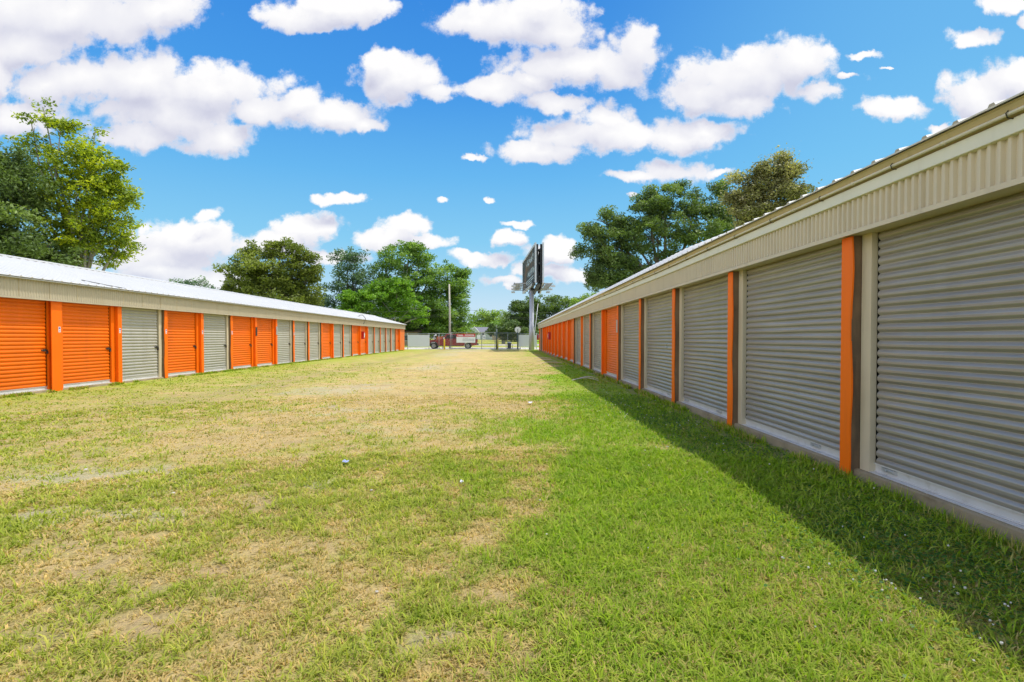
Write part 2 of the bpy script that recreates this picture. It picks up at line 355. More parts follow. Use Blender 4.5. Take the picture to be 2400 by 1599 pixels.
def np_mesh(name, V, Fc, matl, rnd=None, extra=None):
    """V (n,3), Fc (m,k) same size faces, rnd per face"""
    me = bpy.data.meshes.new(name); k = Fc.shape[1]
    me.vertices.add(len(V)); me.vertices.foreach_set('co', V.astype(np.float32).ravel())
    me.loops.add(Fc.size); me.loops.foreach_set('vertex_index', Fc.astype(np.int32).ravel())
    me.polygons.add(len(Fc)); me.polygons.foreach_set('loop_start', np.arange(len(Fc), dtype=np.int32) * k)
    me.update(calc_edges=True)
    if rnd is not None:
        a = me.attributes.new('rnd', 'FLOAT', 'FACE'); a.data.foreach_set('value', rnd.astype(np.float32))
    for nm, vals in (extra or {}).items():
        a = me.attributes.new(nm, 'FLOAT', 'FACE'); a.data.foreach_set('value', vals.astype(np.float32))
    me.materials.append(matl); return me

# ------------------------------------------------------------------ ground, drive, road
def gz(y):
    return float(np.interp(y, [-1e4, 82, 92, 108, 175, 1e4], [0, 0, .12, .18, .85, .85]))
gy = np.concatenate([[-60, -20, -6], np.arange(-3, 20, .085), np.arange(20, 40, .2), np.arange(40, 74, .4), [75, 78, 82, 87, 92, 100, 108, 120, 140, 160, 175, 250, 400, 900, 3000]])
gx = np.concatenate([[-3000, -600, -200, -100, -60, -30, -20, -15], np.arange(-12.6, 3.9, .085), [5, 8, 15, 30, 60, 100, 200, 600, 3000]])
GX, GY = np.meshgrid(gx, gy); nx_, ny_ = len(gx), len(gy)
GZ = np.interp(GY, [-1e4, 82, 92, 108, 175, 1e4], [0, 0, .12, .18, .85, .85])
inside = (GX > -12.5) & (GX < 3.8) & (GY > -3) & (GY < 60)
GZ = GZ + np.where(inside, (vnoise(GX, GY, .5, 5, 3) - .5) * .05, 0) - np.where((GX > 3.45) & (GX < 3.9) & inside, .01, 0)
Vg = np.stack([GX, GY, GZ], 2).reshape(-1, 3)
ii = (np.arange(ny_ - 1)[:, None] * nx_ + np.arange(nx_ - 1)[None]).ravel()
me = np_mesh('ground', Vg, np.stack([ii, ii + 1, ii + nx_ + 1, ii + nx_], 1), make_ground_mat())
g_, l_, v_, e_ = lawn_map(Vg[:, 0], Vg[:, 1])
for nm, vals in (('green', g_), ('lush', l_), ('gravel', v_), ('earth', e_)):
    a = me.attributes.new(nm, 'FLOAT', 'POINT'); a.data.foreach_set('value', vals.astype(np.float32))
me.polygons.foreach_set('use_smooth', np.ones(len(ii), bool))
tag(link('ground', me), kind='structure')
def ground_h(x, y): return (vnoise(x, y, .5, 5, 3) - .5) * .05
mb = MB(); mb.grid([[(x, y, gz(y) + .004 + e) for x in (-70, -30, 0, 30, 70)] for y, e in ((68.6, 0), (75, .01), (82, .004))][::-1])
tag(mb.build('driveway', M['drive']), kind='structure')
mb = MB(); mb.grid([[(x, y, gz(y) + .006) for x in (-200, -30, 0, 30, 200)] for y in (93, 100, 107)][::-1])
tag(mb.build('road', M['road']), kind='structure')

# grass: tufts of a few blades each, thinning with distance from the standing point
def blades(nt, per, rmin, rmax, hmin, hmax, wid, pw, spread):
    r = (rmin ** (2 - pw) + rng.random(nt) * (rmax ** (2 - pw) - rmin ** (2 - pw))) ** (1 / (2 - pw))
    th = (rng.random(nt) - .5) * R(130)
    x = r * np.sin(th); y = r * np.cos(th)
    ok = (x < 3.5) & (x > -12.1); x, y, r = x[ok], y[ok], r[ok]
    g0, l0, v0, e0 = lawn_map(x, y)
    dens = .58 + .42 * g0 - .40 * v0 - .50 * e0
    ok = rng.random(len(x)) < dens; x, y, r, g0, l0 = x[ok], y[ok], r[ok], g0[ok], l0[ok]
    gsel = np.clip((g0 - rng.random(len(x))) * 6 + .5, 0, 1) * (.75 + .25 * rng.random(len(x)))
    gsel = np.where((rng.random(len(x)) < .08) & (l0 > .3), .25, gsel)
    trnd = rng.random(len(x)); tall = .55 + .45 * gsel + .25 * l0 + .35 * (trnd > .9) * gsel
    m_ = np.repeat(np.arange(len(x)), per); n = len(m_)
    a = rng.random(n) * 2 * math.pi
    off_ = spread * rng.random(n) ** .7 * np.clip(r[m_] / 5, .8, 3)
    bx_ = x[m_] + np.cos(a) * off_; by_ = y[m_] + np.sin(a) * off_; rr_ = r[m_]
    a = a + (rng.random(n) - .5) * 1.6
    h = (hmin + (hmax - hmin) * rng.random(n) ** 1.5) * tall[m_]
    wd = wid * (.6 + .8 * rng.random(n)) * np.clip(rr_ / 4.5, .8, 5)
    lean = R(22) + R(66) * rng.random(n) ** .7
    d = np.stack([np.cos(a), np.sin(a), np.zeros(n)], 1); s_ = np.stack([-np.sin(a), np.cos(a), np.zeros(n)], 1)
    tw = (rng.random(n) - .5)[:, None] * .7; s_ = s_ + d * tw; s_[:, 2] = (rng.random(n) - .5) * .6
    z0 = ground_h(bx_, by_)
    B = np.stack([bx_, by_, z0 - .004], 1); up = np.array([0, 0, 1.0])
    m1 = B + d * (np.sin(lean * .6) * h * .5)[:, None] + up * (np.cos(lean * .6) * h * .5)[:, None]
    tip = m1 + d * (np.sin(np.minimum(lean * 1.3, 1.75)) * h * .6)[:, None] + up * (np.cos(np.minimum(lean * 1.3, 1.75)) * h * .5)[:, None]
    tip[:, 2] = np.maximum(tip[:, 2], z0 + .006)
    V = np.stack([B - s_ * wd[:, None] / 2, B + s_ * wd[:, None] / 2, m1 + s_ * wd[:, None] * .45, m1 - s_ * wd[:, None] * .45, tip], 1).reshape(-1, 3)
    i = np.arange(n)[:, None] * 5
    Fc = np.concatenate([i + np.array([[0, 1, 2]]), i + np.array([[0, 2, 3]]), i + np.array([[3, 2, 4]])], 1).reshape(-1, 3)
    rn = np.clip(.6 * trnd[m_] + .4 * rng.random(n), 0, 1)
    gg = np.clip(gsel[m_] + (rng.random(n) - .5) * .25, 0, 1)
    return V, Fc, np.repeat(rn, 3), np.repeat(gg, 3), np.repeat(l0[m_], 3)
BM = make_blade_mat()
def fringe(xa, xb, y0_, y1_, nt, hmin, hmax):
    global rng
    per = 6; x = xa + (xb - xa) * rng.random(nt); y = y0_ + (y1_ - y0_) * rng.random(nt) ** 1.4
    ok = vnoise(x, y, 1.6, 44, 2) > .46 ; x, y = x[ok], y[ok]
    m_ = np.repeat(np.arange(len(x)), per); n = len(m_); a = rng.random(n) * 6.283
    bx_ = x[m_] + np.cos(a) * .02; by_ = y[m_] + np.sin(a) * .03; h = hmin + (hmax - hmin) * rng.random(n) ** 2
    lean = R(8) + R(50) * rng.random(n); wd = .007 * np.clip(by_ / 5, .8, 3)
    d = np.stack([np.cos(a), np.sin(a), np.zeros(n)], 1); s_ = np.stack([-np.sin(a), np.cos(a), np.zeros(n)], 1); up = np.array([0, 0, 1.0])
    B = np.stack([bx_, by_, ground_h(bx_, by_) - .01], 1)
    m1 = B + d * (np.sin(lean * .5) * h * .5)[:, None] + up * (np.cos(lean * .5) * h * .5)[:, None]
    tip = m1 + d * (np.sin(lean) * h * .5)[:, None] + up * (np.cos(lean) * h * .5)[:, None]
    w_ = wd[:, None]
    V = np.stack([B - s_ * w_ / 2, B + s_ * w_ / 2, m1 + s_ * w_ * .45, m1 - s_ * w_ * .45, tip], 1).reshape(-1, 3)
    i = np.arange(n)[:, None] * 5
    Fc = np.concatenate([i + np.array([[0, 1, 2]]), i + np.array([[0, 2, 3]]), i + np.array([[3, 2, 4]])], 1).reshape(-1, 3)
    dry = (rng.random(len(x)) < .3)[m_]
    return V, Fc, np.repeat(rng.random(n), 3), np.repeat(np.where(dry, .15, .95), 3), np.repeat(np.full(n, .8), 3)
parts = [fringe(3.33, 3.50, 2.5, 40, 2600, .05, .15), fringe(-12.26, -12.08, 8, 62, 5200, .05, .13), blades(56000, 7, 1.6, 7, .035, .10, .0082, .9, .04), blades(34000, 6, 6, 14, .03, .09, .0075, 1.1, .055), blades(22000, 5, 12, 32, .03, .07, .0075, 1.4, .07)]
acc = [[] for _ in range(5)]; off = 0
for p_ in parts:
    for k_, arr in enumerate(p_): acc[k_].append(arr + off if k_ == 1 else arr)
    off += len(p_[0])
acc = [np.concatenate(a) for a in acc]
me = np_mesh('grass', acc[0], acc[1], BM, acc[2], {'green': acc[3], 'lush': acc[4]})
tag(link('grass', me), 'short mown lawn, lush green by the right building and dry straw in the middle of the lane', 'grass', kind='stuff')

# clover heads and clover leaves in the green strip
mb = MB()
def clover(x, y, r):
    n = 6; rows = []
    zc = .035 + random.random() * .03
    for i in range(4):
        ph = -math.pi/2 + math.pi * (i + .5) / 4
        rows.append([(x + r * math.cos(ph) * math.cos(2*math.pi*k/n) * random.uniform(.8, 1.2), y + r * math.cos(ph) * math.sin(2*math.pi*k/n) * random.uniform(.8, 1.2), zc + r * math.sin(ph)) for k in range(n)])
    mb.grid(rows, 0, False, True)
for cx, cy, n_, s_ in [(2.25, 2.9, 20, .3), (2.6, 3.4, 8, .4), (2.4, 2.4, 14, .3), (1.9, 3.6, 5, .4), (2.3, 9.5, 22, .6), (2.2, 11.5, 40, .7), (1.9, 7, 10, .8), (2.7, 6, 8, .7), (2.4, 14, 18, .8), (1.2, 4, 5, .8)]:
    for _ in range(n_):
        X_ = random.gauss(cx, s_)
        if X_ < 3.4: clover(X_, random.gauss(cy, s_), random.uniform(.004, .008) * (1 if cy < 6 else 1.15))
tag(mb.build('clover_blossom', mat('clover_white', (.66, .64, .56), .8, var=.2, vs=30)), 'small white clover blossoms scattered in the shaded grass strip', 'flowers', kind='stuff')
def clover_leaves(n):
    cx = np.array([2.9, 2.7, 2.4, 3.0, 2.9, 2.7]); cy = np.array([3.2, 9.5, 12.0, 5, 7, 4.0])
    k = rng.integers(0, 6, n); x = rng.normal(cx[k], .45); y = rng.normal(cy[k], .8); ok = (x < 3.5) & (y > 1.9); x, y = x[ok], y[ok]; n = len(x)
    z = .02 + .025 * rng.random(n); r = .007 + .006 * rng.random(n)
    a = rng.random(n) * 6.28; tx = (rng.random(n) - .5) * .8; ty = (rng.random(n) - .5) * .8
    vs = []
    for q in range(5):
        ox = np.cos(a + q * 1.2566) * r; oy = np.sin(a + q * 1.2566) * r
        vs.append(np.stack([x + ox, y + oy, z + ox * tx + oy * ty], 1))
    V = np.stack(vs, 1).reshape(-1, 3); return V, (np.arange(n)[:, None] * 5 + np.arange(5)[None]), rng.random(n)
V, Fc, r_ = clover_leaves(16000)
me = np_mesh('clover', V, Fc, leaf_mat('clover_leaf', [(0, (.03, .11, .015)), (.6, (.07, .18, .02)), (1, (.16, .27, .05))]), r_)
tag(link('clover', me), 'dark green clover leaves in the shaded grass strip', 'clover', kind='stuff')

# ------------------------------------------------------------------ storage buildings
# local frame of a building: +X points away from the lane (into the building), Y along it, lane front at x = 0
def rollup_mesh(name, wd, h, matl, warp, seed):
    rs = np.random.default_rng(seed); p = .083 if warp > .001 else .101; n = int(h / p); K = 12; rows = []
    nx = 15; xs_ = np.linspace(0, wd, nx); ph = rs.random(6) * 6.28
    for i in range(n * K + 1):
        z = i * p / K; q = (z / p) % 1.0
        s_ = abs(math.sin(math.pi * q)) ** .85
        d = -.027 * s_
        if .44 < q < .56: d += .0035
        row = []
        for y_ in xs_:
            ww = warp * (math.sin(2.1 * y_ + ph[0] + 1.3 * math.sin(z * 1.7 + ph[1])) * math.sin(z * 2.6 + ph[2]) + .6 * math.sin(5.3 * y_ + ph[3] + z * 3.1) * math.sin(z * 5.2 + ph[4]))
            zz_ = z + warp * .9 * math.sin(3.3 * y_ + ph[5] + z * 2.2)
            row.append((d + ww, y_, zz_))
        rows.append(row)
    mb = MB(); mb.grid(rows[::-1], 0, True); return mb.mesh(name, matl)
def shared(mb, name, mats): return mb.mesh(name, mats)

def storage(label, side, X0, k, bays, start, period, doors, postkind, soffit_z, slab_z, end_y, seed):
    """side=+1 right building, -1 left. postkind[i] for boundary i."""
    root = empty('storage_building', label, 'storage building', (side * X0, 0, 0), -k)
    S = side
    def fx(a): return a * S                     # outward offset from the front plane into the building
    def bx(mb, a0, a1, y0, y1, z0, z1, mi=0):
        a, b = sorted((fx(a0), fx(a1))); mb.box(a, b, y0, y1, z0, z1, mi)
    y0 = start; y1 = end_y
    # slab
    mb = MB()
    n = 160; lo = []; 
    for i in range(n + 1):
        y = y0 + (y1 - y0) * i / n; j = .012 * math.sin(i * 1.7) + .008 * math.sin(i * 4.1)
        lo.append([(fx(.045 + j), y, -.05), (fx(.05 + j * .4), y, slab_z - .012), (fx(.07), y, slab_z), (fx(7.3), y, slab_z)])
    mb.grid(lo if S > 0 else lo[::-1]); sl = mb.build('slab', M['conc'], root)
    # back and end walls
    mb = MB(); bx(mb, 7.2, 7.3, y0, y1, slab_z, soffit_z + .5); bx(mb, .12, 7.2, y1 - .08, y1 - .003, slab_z, soffit_z + .5); bx(mb, .12, 7.2, y0, y0 + .08, slab_z, soffit_z + .5)
    mb.build('wall', M['beige'], root)
    mb = MB(); bx(mb, .32, .36, y0 + .1, y1 - .1, slab_z, soffit_z + .4); mb.build('back_panel', M['black'], root)
    # door meshes
    DW = period - .17 - .30
    dh = soffit_z - slab_z - .09 + .09
    g = M['grey'] if S > 0 else M['greyL']; warp = .0022 if S > 0 else .0006
    dm = {'G': [rollup_mesh('door', DW - .07, dh, g, warp, seed + q) for q in range(3)],
          'O': [rollup_mesh('door', DW - .07, dh, M['orange'], warp, seed + 10 + q) for q in range(2)]}
    # bottom rail
    mb = MB(); a = .17
    bx(mb, a - .012, a + .02, 0, DW, 0, .085); bx(mb, a - .022, a - .012, 0, DW, 0, .012); bx(mb, a - .026, a - .012, 0, DW, .078, .09)
    rail_m = shared(mb, 'bottom_rail', M['rail'])
    mb = MB(); bx(mb, a - .075, a - .028, 0, DW, 0, .006); sill_m = shared(mb, 'threshold', M['rail'])
    mb = MB(); bx(mb, .176, .19, 0, DW, .002, soffit_z - slab_z); gap_shade_m = shared(mb, 'gap_shade', M['black'])  # black sheet behind the whole door, coloured as the shade in its edge gaps
    # slide lock near the bottom / latch at the side
    mb = MB(); bx(mb, a - .03, a - .012, 0, .20, .03, .062); bx(mb, a - .040, a - .030, .03, .09, .038, .054); mb.tube([(fx(a - .04), .12, .046), (fx(a - .052), .12, .046)], .012, 8)
    slide_m = shared(mb, 'slide_lock', M['galv'])
    mb = MB(); bx(mb, .125, .150, -.03, .17, 0, .035); bx(mb, .115, .125, .02, .08, -.015, .05); bx(mb, .10, .125, .10, .15, -.075, -.01); mb.tube([(fx(.112), .11, -.01), (fx(.112), .11, .02), (fx(.112), .14, .02), (fx(.112), .14, -.01)], .005, 6)
    latch_m = shared(mb, 'latch', [M['dark']])
    # posts and jambs
    def post(i, y, kind):
        wood_side = M['wood'] if kind in 'Ww' else M['orange_trim']
        zb = -.03 if kind != 'P' else 0.0
        rs = random.Random(seed * 50 + i)
        wdt = .17
        mb = MB(); bx(mb, .006, .125, y + .012, y + wdt - .012, zb, soffit_z - .004)
        mb.build('post', wood_side, root)
        # folded sheet trim on the lane side, slightly bent
        mb = MB(); N_ = 14; rows = []
        width = wdt if kind != 'B' else .34
        far = y + wdt + (width - wdt) * .0
        near = far - width
        for q in range(N_ + 1):
            z = .012 + (soffit_z - .02) * q / N_
            j = (rs.random() - .5) * .012 if kind in 'Ww' else 0
            b = .02 * math.sin(q * .5 + rs.random()) if kind == 'w' else 0
            if kind == 'w' and q == N_: b += .03
            if kind in 'Ww': j += .014 * math.sin(q * .9 + i * 2.1)
            if kind in 'Ww' and q == 0: j += .01
            rows.append([(fx(.05), far + .003, z), (fx(-.002), far + .003 , z), (fx(-.004), near + (b if b > 0 else 0) * .6 + j, z), (fx(.010), near + j - .0015, z)])
        if kind not in 'D':
            tm = M['orange_trim']
            if S > 0: rows = [r[::-1] for r in rows]
            o = None
            mb.grid(rows); o = mb.build('post_trim', tm, root)
            sol = o.modifiers.new('s', 'SOLIDIFY'); sol.thickness = .003
    def jambs(i, ya, yb, c):
        mm = M['beige'] if c == 'G' else M['orange_trim']
        for (p0, p1, sgn) in ((ya + .17, ya + .32, 1), (yb - .15, yb, -1)):
            # the jamb is a C channel: lane face and the return towards the door
            mb = MB()
            inner = p1 if sgn > 0 else p0
            bx(mb, .098, .108, p0 + .001, p1 - .001, slab_z, soffit_z)
            y_a, y_b = (inner - .010, inner - .0005) if sgn > 0 else (inner + .0005, inner + .010)
            bx(mb, .108, .160, y_a, y_b, slab_z, soffit_z)
            mb.build('door_jamb', mm if not (S < 0 and i == 2 and sgn > 0) else M['galv'], root)
    first = start
    for i, c in enumerate(doors):
        ya = first + i * period; yb = ya + period
        jambs(i, ya, yb, c)
        dy0 = ya + .32; mesh = dm[c][(i * 7 + 3) % len(dm[c])]
        d = link('door', mesh, root, (fx(.165), dy0 + .035, slab_z + .075))
        if S < 0: d.scale = (-1, 1, 1)
        d['label'] = 'grey corrugated roll-up door' if c == 'G' else 'orange corrugated roll-up door'
        r_ = link('bottom_rail', rail_m, d)
        # children are placed in the door's frame
        r_.location = (-.165, -.035, -.069)
        link('gap_shade', gap_shade_m, d, (-.165, -.035, -.07))
        s_ = link('threshold', sill_m, d, (-.165, -.035, -.074))
        if S > 0:
            sl_ = link('slide_lock', slide_m, d, (-.165, .45, -.06))
            if i % 2 == 0: sl2 = link('slide_lock', slide_m, d, (-.165, DW - .35, -.06))
        else:
            la = link('latch', latch_m, d, (-.165, DW - .19, 1.10 - slab_z - .075))
        if S < 0:
            for ch in d.children: ch.location.x = -.165; ch.scale = (-1, 1, 1)
    for i, kd in enumerate(postkind):
        post(i, first + i * period, kd)
    # end panel beyond the last boundary
    ye = first + len(doors) * period + .17
    if end_y - ye > .3:
        mb = MB(); bx(mb, .02, .06, ye + .002, end_y - .004, .02, soffit_z - .003); bx(mb, .06, .12, end_y - .06, end_y - .003, .02, soffit_z - .003)
        mb.build('end_panel', M['orange_panel'], root)
    return root, bx, fx

# right building ---------------------------------------------------
XR = 3.53; kR = -.0027
doorsR = ['G', 'G', 'G', 'G', 'G', 'G', 'G', 'O', 'G', 'G', 'G'] + ['O'] * 9 + ['G', 'G']
startR = 5.62 - 3 * 3.0
postsR = list('WWWwwwWWODDW') + list('OOOOOOOOO') + ['W', 'O']
postsR = ['W', 'W', 'W', 'W', 'w', 'W', 'W', 'W', 'O', 'W', 'D', 'W'] + ['O'] * 9 + ['W', 'O']
rootR, bxR, fxR = storage('long storage building on the right with grey and orange roll-up doors, in shade', 1, XR, kR, None, startR, 3.0, doorsR, postsR, 2.50, .10, startR + 22 * 3.0 + .95, 3)
# left building ----------------------------------------------------
XL = 12.29
startL = 14.81 - 5 * 2.31
doorsL = ['G', 'O', 'G', 'O', 'O', 'O', 'G', 'O', 'G', 'O', 'O', 'G', 'G', 'G', 'O', 'G', 'G', 'O', 'O', 'G', 'G', 'G', 'G', 'G', 'O']
postsL = list('WWWW') + ['O', 'B', 'O', 'W', 'O', 'W', 'O', 'O', 'W', 'W', 'W', 'O', 'W', 'W', 'O', 'O', 'W', 'W', 'W', 'W', 'W', 'O']
rootL, bxL, fxL = storage('long storage building on the left with white metal roof and sunlit roll-up doors', -1, XL, 0, None, startL, 2.31, doorsL, postsL, 2.44, .06, 63.7, 31)

def fascia(root, fx, S, x_front, y0, y1, z0, z1, p, depth, matl):
    prof = [(0, 0), (.42, 0), (.54, 1), (.86, 1)]
    rowsA = []; n = int((y1 - y0) / p)
    for i in range(n):
        for a, d in prof:
            rowsA.append((fx(x_front - d * depth), y0 + (i + a) * p))
    rows = [[(x, y, z0) for x, y in rowsA], [(x, y, z1) for x, y in rowsA]]
    mb = MB(); mb.grid(rows if S < 0 else rows[::-1]); return mb.build('fascia', matl, root)
yR0, yR1 = startR - .1, startR + 22 * 3.0 + 1.0
fascia(rootR, fxR, 1, -.045, yR0, yR1, 2.515, 2.86, .082, .027, M['beige'])
mb = MB()
bxR(mb, -.085, .30, yR0, yR1, 2.500, 2.515); bxR(mb, -.088, -.085, yR0, yR1, 2.488, 2.530)
mb.build('soffit', M['beige'], rootR)
mb = MB(); bxR(mb, -.04, -.02, yR0, yR1, 2.53, 3.02); mb.build('fascia_backing', M['beige'], rootR)
def wavy(mb, fx, y0, y1, prof, n, amp, S):
    rows = []
    for i in range(n + 1):
        y = y0 + (y1 - y0) * i / n
        wz = amp * (math.sin(y * .35) * .5 + math.sin(y * .9 + 1) * .3) * (1 if y > 14 else max(0, (y - 8) / 6))
        rows.append([(fx(a), y, z + wz) for a, z in prof])
    mb.grid(rows if S > 0 else [r[::-1] for r in rows])
mb = MB(); wavy(mb, fxR, yR0, yR1, [(-.05, 2.835), (-.092, 2.838), (-.098, 2.842), (-.098, 2.945), (-.05, 2.955)], 140, .018, -1)
mb.build('fascia_board', M['board'], rootR)
mb = MB(); wavy(mb, fxR, yR0, yR1, [(-.055, 2.955), (-.115, 2.97), (-.155, 3.02), (-.175, 3.030), (-.05, 3.040)], 140, .018, -1)
mb.build('drip_edge', M['soffit'], rootR)
# conduit with couplings and straps
mb = MB(); pts = []
for i in range(141):
    y = yR0 + (yR1 - yR0) * i / 140; wz = .03 * (math.sin(y * .35) * .5 + math.sin(y * .9 + 1) * .3) * (1 if y > 14 else max(0, (y - 8) / 6))
    pts.append((fxR(-.128), y, 2.972 + wz))
mb.tube(pts, .014, 8)
cond = mb.build('conduit', M['beige_pale'], rootR)
y = yR0 + .5; q = 0
st_m = MB(); st_m.tube([(fxR(-.128), -.02, 2.972), (fxR(-.128), .02, 2.972)], .018, 8); st_m = st_m.mesh('coupling', M['beige_pale'])
sp_m = MB(); sp_m.tube([(fxR(-.09), 0, 2.94), (fxR(-.14), 0, 2.945), (fxR(-.15), 0, 2.975), (fxR(-.13), 0, 3.0), (fxR(-.10), 0, 3.0)], .0045, 5); sp_m = sp_m.mesh('strap', M['dark'])
while y < 34:
    link('coupling' if q % 2 else 'strap', st_m if q % 2 else sp_m, cond, (0, y, 0)); y += .56; q += 1
# little seams/rust marks on the fascia are nicks of metal
def roof(root, fx, S, y0, y1, ea, ez, nose, ridge, matl, label_ridge=True):
    """ea = eave offset, ez = eave height; nose(y) slope of the first 25 cm"""
    n = int((y1 - y0) / .307); rows = []
    ra, rz = ridge
    def prof(y):
        s_ = nose(y); a1 = ea + .25; z1 = ez + .25 * s_
        zr = rz
        return [(ea, ez), (a1, z1), (ra, zr), (2 * ra - ea, ez)]
    N2 = 80
    for i in range(N2 + 1):
        y = y0 + (y1 - y0) * i / N2
        rows.append([(fx(a), y, z) for a, z in prof(y)])
    mb = MB(); mb.grid([r[::-1] for r in rows] if S > 0 else rows); 
    o = mb.build('roof', matl, root); sd = o.modifiers.new('s', 'SOLIDIFY'); sd.thickness = .012; sd.offset = -1
    mb = MB()
    for i in range(n + 1):
        y = y0 + i * .307 + .03
        P_ = prof(y); rws = []
        for a, z in P_:
            rws.append([(fx(a), y - .042, z - .002), (fx(a), y - .019, z + .034), (fx(a), y + .019, z + .034), (fx(a), y + .042, z - .002)])
        mb.grid(rws)
        mb.add(rws[0], [(0, 1, 2, 3)], 1)
    mb.build('roof_ribs', [matl, M['ribend']], root)
    mb = MB(); rws = []
    for i in range(N2 + 1):
        y = y0 + (y1 - y0) * i / N2
        rws.append([(fx(ra - .16), y, rz - .016), (fx(ra - .16), y, rz + .012), (fx(ra), y, rz + .062), (fx(ra + .16), y, rz + .012), (fx(ra + .16), y, rz - .016)])
    mb.grid(rws); mb.build('ridge_cap', matl, root)
    # gable triangle at both ends
    for yy_ in (y0 + .12, y1 - .12):
        mb = MB(); mb.add([(fx(ea + .15), yy_, ez - .35), (fx(2*ra - ea - .15), yy_, ez - .35), (fx(2*ra - ea - .15), yy_, ez - .02), (fx(ra), yy_, rz - .05), (fx(ea + .15), yy_, ez - .02)], [(0, 1, 2, 3, 4)])
        mb.build('gable', M['beige'], root)
roof(rootR, fxR, 1, yR0 - .1, yR1 + .1, -.18, 3.042, lambda y: .25 + .52 * max(0, min(1, (y - 7.5) / 3.5)), (3.6, 4.10), M['roof'])
yL0, yL1 = startL - .1, 63.7
fascia(rootL, fxL, -1, -.075, yL0, yL1, 2.455, 2.93, .082, .012, M['beige_left'])
mb = MB(); bxL(mb, -.09, .30, yL0, yL1, 2.440, 2.455); bxL(mb, -.093, -.09, yL0, yL1, 2.43, 2.47); mb.build('soffit', M['beige_left'], rootL)
mb = MB(); bxL(mb, -.07, -.05, yL0, yL1, 2.46, 2.94); mb.build('fascia_backing', M['beige'], rootL)
# panel laps on the left fascia
mb = MB(); y = yL0 + .3
while y < yL1 - .2:
    bxL(mb, -.0905, -.0885, y, y + .012, 2.46, 2.925); y += .92
mb.build('panel_laps', M['soffit'], rootL)
mb = MB(); bxL(mb, -.19, -.05, yL0, yL1 + .1, 2.925, 2.945); mb.build('drip_edge', M['roof'], rootL)
roof(rootL, fxL, -1, yL0 - .1, yL1 + .25, -.21, 2.957, lambda y: .28, (3.5, 3.99), M['roof'])
# loose cables on the left roof
mb = MB(); mb.tube([(fxL(-.1), 45.5, 2.6), (fxL(-.25), 45.6, 3.05), (fxL(.2), 46.3, 3.38), (fxL(.9), 47.8, 3.42), (fxL(1.4), 49.5, 3.42), (fxL(1.8), 50.5, 3.47)], .025, 6); mb.build('roof_cable', M['wire'], rootL)
mb = MB(); mb.tube([(fxL(.4), 16.2, 3.16), (fxL(0), 16.8, 3.05), (fxL(-.12), 17.3, 3.01), (fxL(-.2), 17.35, 2.93)], .012, 6); mb.build('roof_cable', M['wire'], rootL)
# number plates on the left posts
mbp = MB(); mbp.box(0, .003, 0, .075, 0, .15, 0); mbp.box(.003, .0045, .012, .063, .085, .135, 1); mbp.box(.003, .0045, .012, .063, .03, .05, 2)
pl = mbp.mesh('number_plate', [M['white'], M['violet'], M['banner_red']])
for i in range(4, 13):
    link('number_plate', pl, rootL, (fxL(-.006) + 0, startL + i * 2.31 + .05, 1.60))
# tall dark plaques on two posts
for i, zc in ((10, 1.55), (11, 1.62)):
    mb = MB(); y = startL + i * 2.31
    bxL(mb, -.03, -.008, y + .01, y + .15, zc, zc + .42); bxL(mb, -.033, -.031, y + .03, y + .13, zc + .05, zc + .37)
    mb.build('number_plate', M['dark' if i == 10 else 'galv'], rootL)
mb = MB(); y = startR + 7 * 3.0; bxR(mb, -.03, -.008, y + .02, y + .15, 1.62, 2.03); mb.build('number_plate', M['galv'], rootR)
# fire extinguisher cabinets hang on the buildings
def cabinet(x, y, z, S, label):
    t = empty('extinguisher_cabinet', label, 'fire cabinet', (x, y, z), 0, 'red fire extinguisher cabinets')
    mb = MB(); mb.box(-.11, .11, -.16, .16, 0, .62); mb.build('case', M['red'], t, bevel=.01)
    mb = MB(); s_ = -S; a, b = sorted((s_ * .112, s_ * .118)); mb.box(a, b, -.10, .10, .12, .5); mb.build('window_pane', M['white'], t)
    mb = MB(); a, b = sorted((s_ * .12, s_ * .135)); mb.box(a, b, .12, .14, .25, .35); mb.build('handle', M['galv'], t)
cabinet(-XL + .13, startL + 18 * 2.31 + .35, 1.35, -1, 'red extinguisher cabinet with white window on the sunlit left building')
cabinet(XR - .28, startR + 16 * 3.0 + .5, 1.3, 1, 'dark red extinguisher cabinet between orange doors of the shaded right building')
cabinet(XR - .30, yR1 - .25, 1.2, 1, 'small red extinguisher cabinet on the far corner of the right building')

# trim scraps on the ground before the right building
for (x, y, a, l) in ((2.95, 18.2, .25, .9), (3.05, 18.9, .1, .7), (2.9, 30.5, .3, 1.2), (2.85, 33.5, .25, 1.2), (2.8, 37.5, .3, 1.2)):
    t = MB(); rows = []
    for i in range(9):
        u = i / 8; xx = x - l * u * math.cos(a); yy_ = y + l * u * math.sin(a) * .6 + .12 * math.sin(u * 3); z = .03 + .10 * math.sin(u * 3.14) * (1 - u * .4)
        rows.append([(xx, yy_ - .05, z - .015), (xx, yy_ - .048, z), (xx, yy_ + .06, z), (xx, yy_ + .062, z - .012)])
    t.grid(rows); o = t.build('trim_scrap', M['scrap'])
    sd = o.modifiers.new('s', 'SOLIDIFY'); sd.thickness = .004
    lab = {18.2: 'pale bent metal strip before the single orange door, nearer of the pair', 18.9: 'pale bent metal strip before the single orange door, farther of the pair', 30.5: 'pale metal strip on grass, nearest of three by the row of orange doors', 33.5: 'pale metal strip on grass, middle of three by the row of orange doors', 37.5: 'pale metal strip on grass, farthest of three by the row of orange doors'}[y]
    tag(o, lab, 'metal strip', 'bent trim strips lying by the right building')
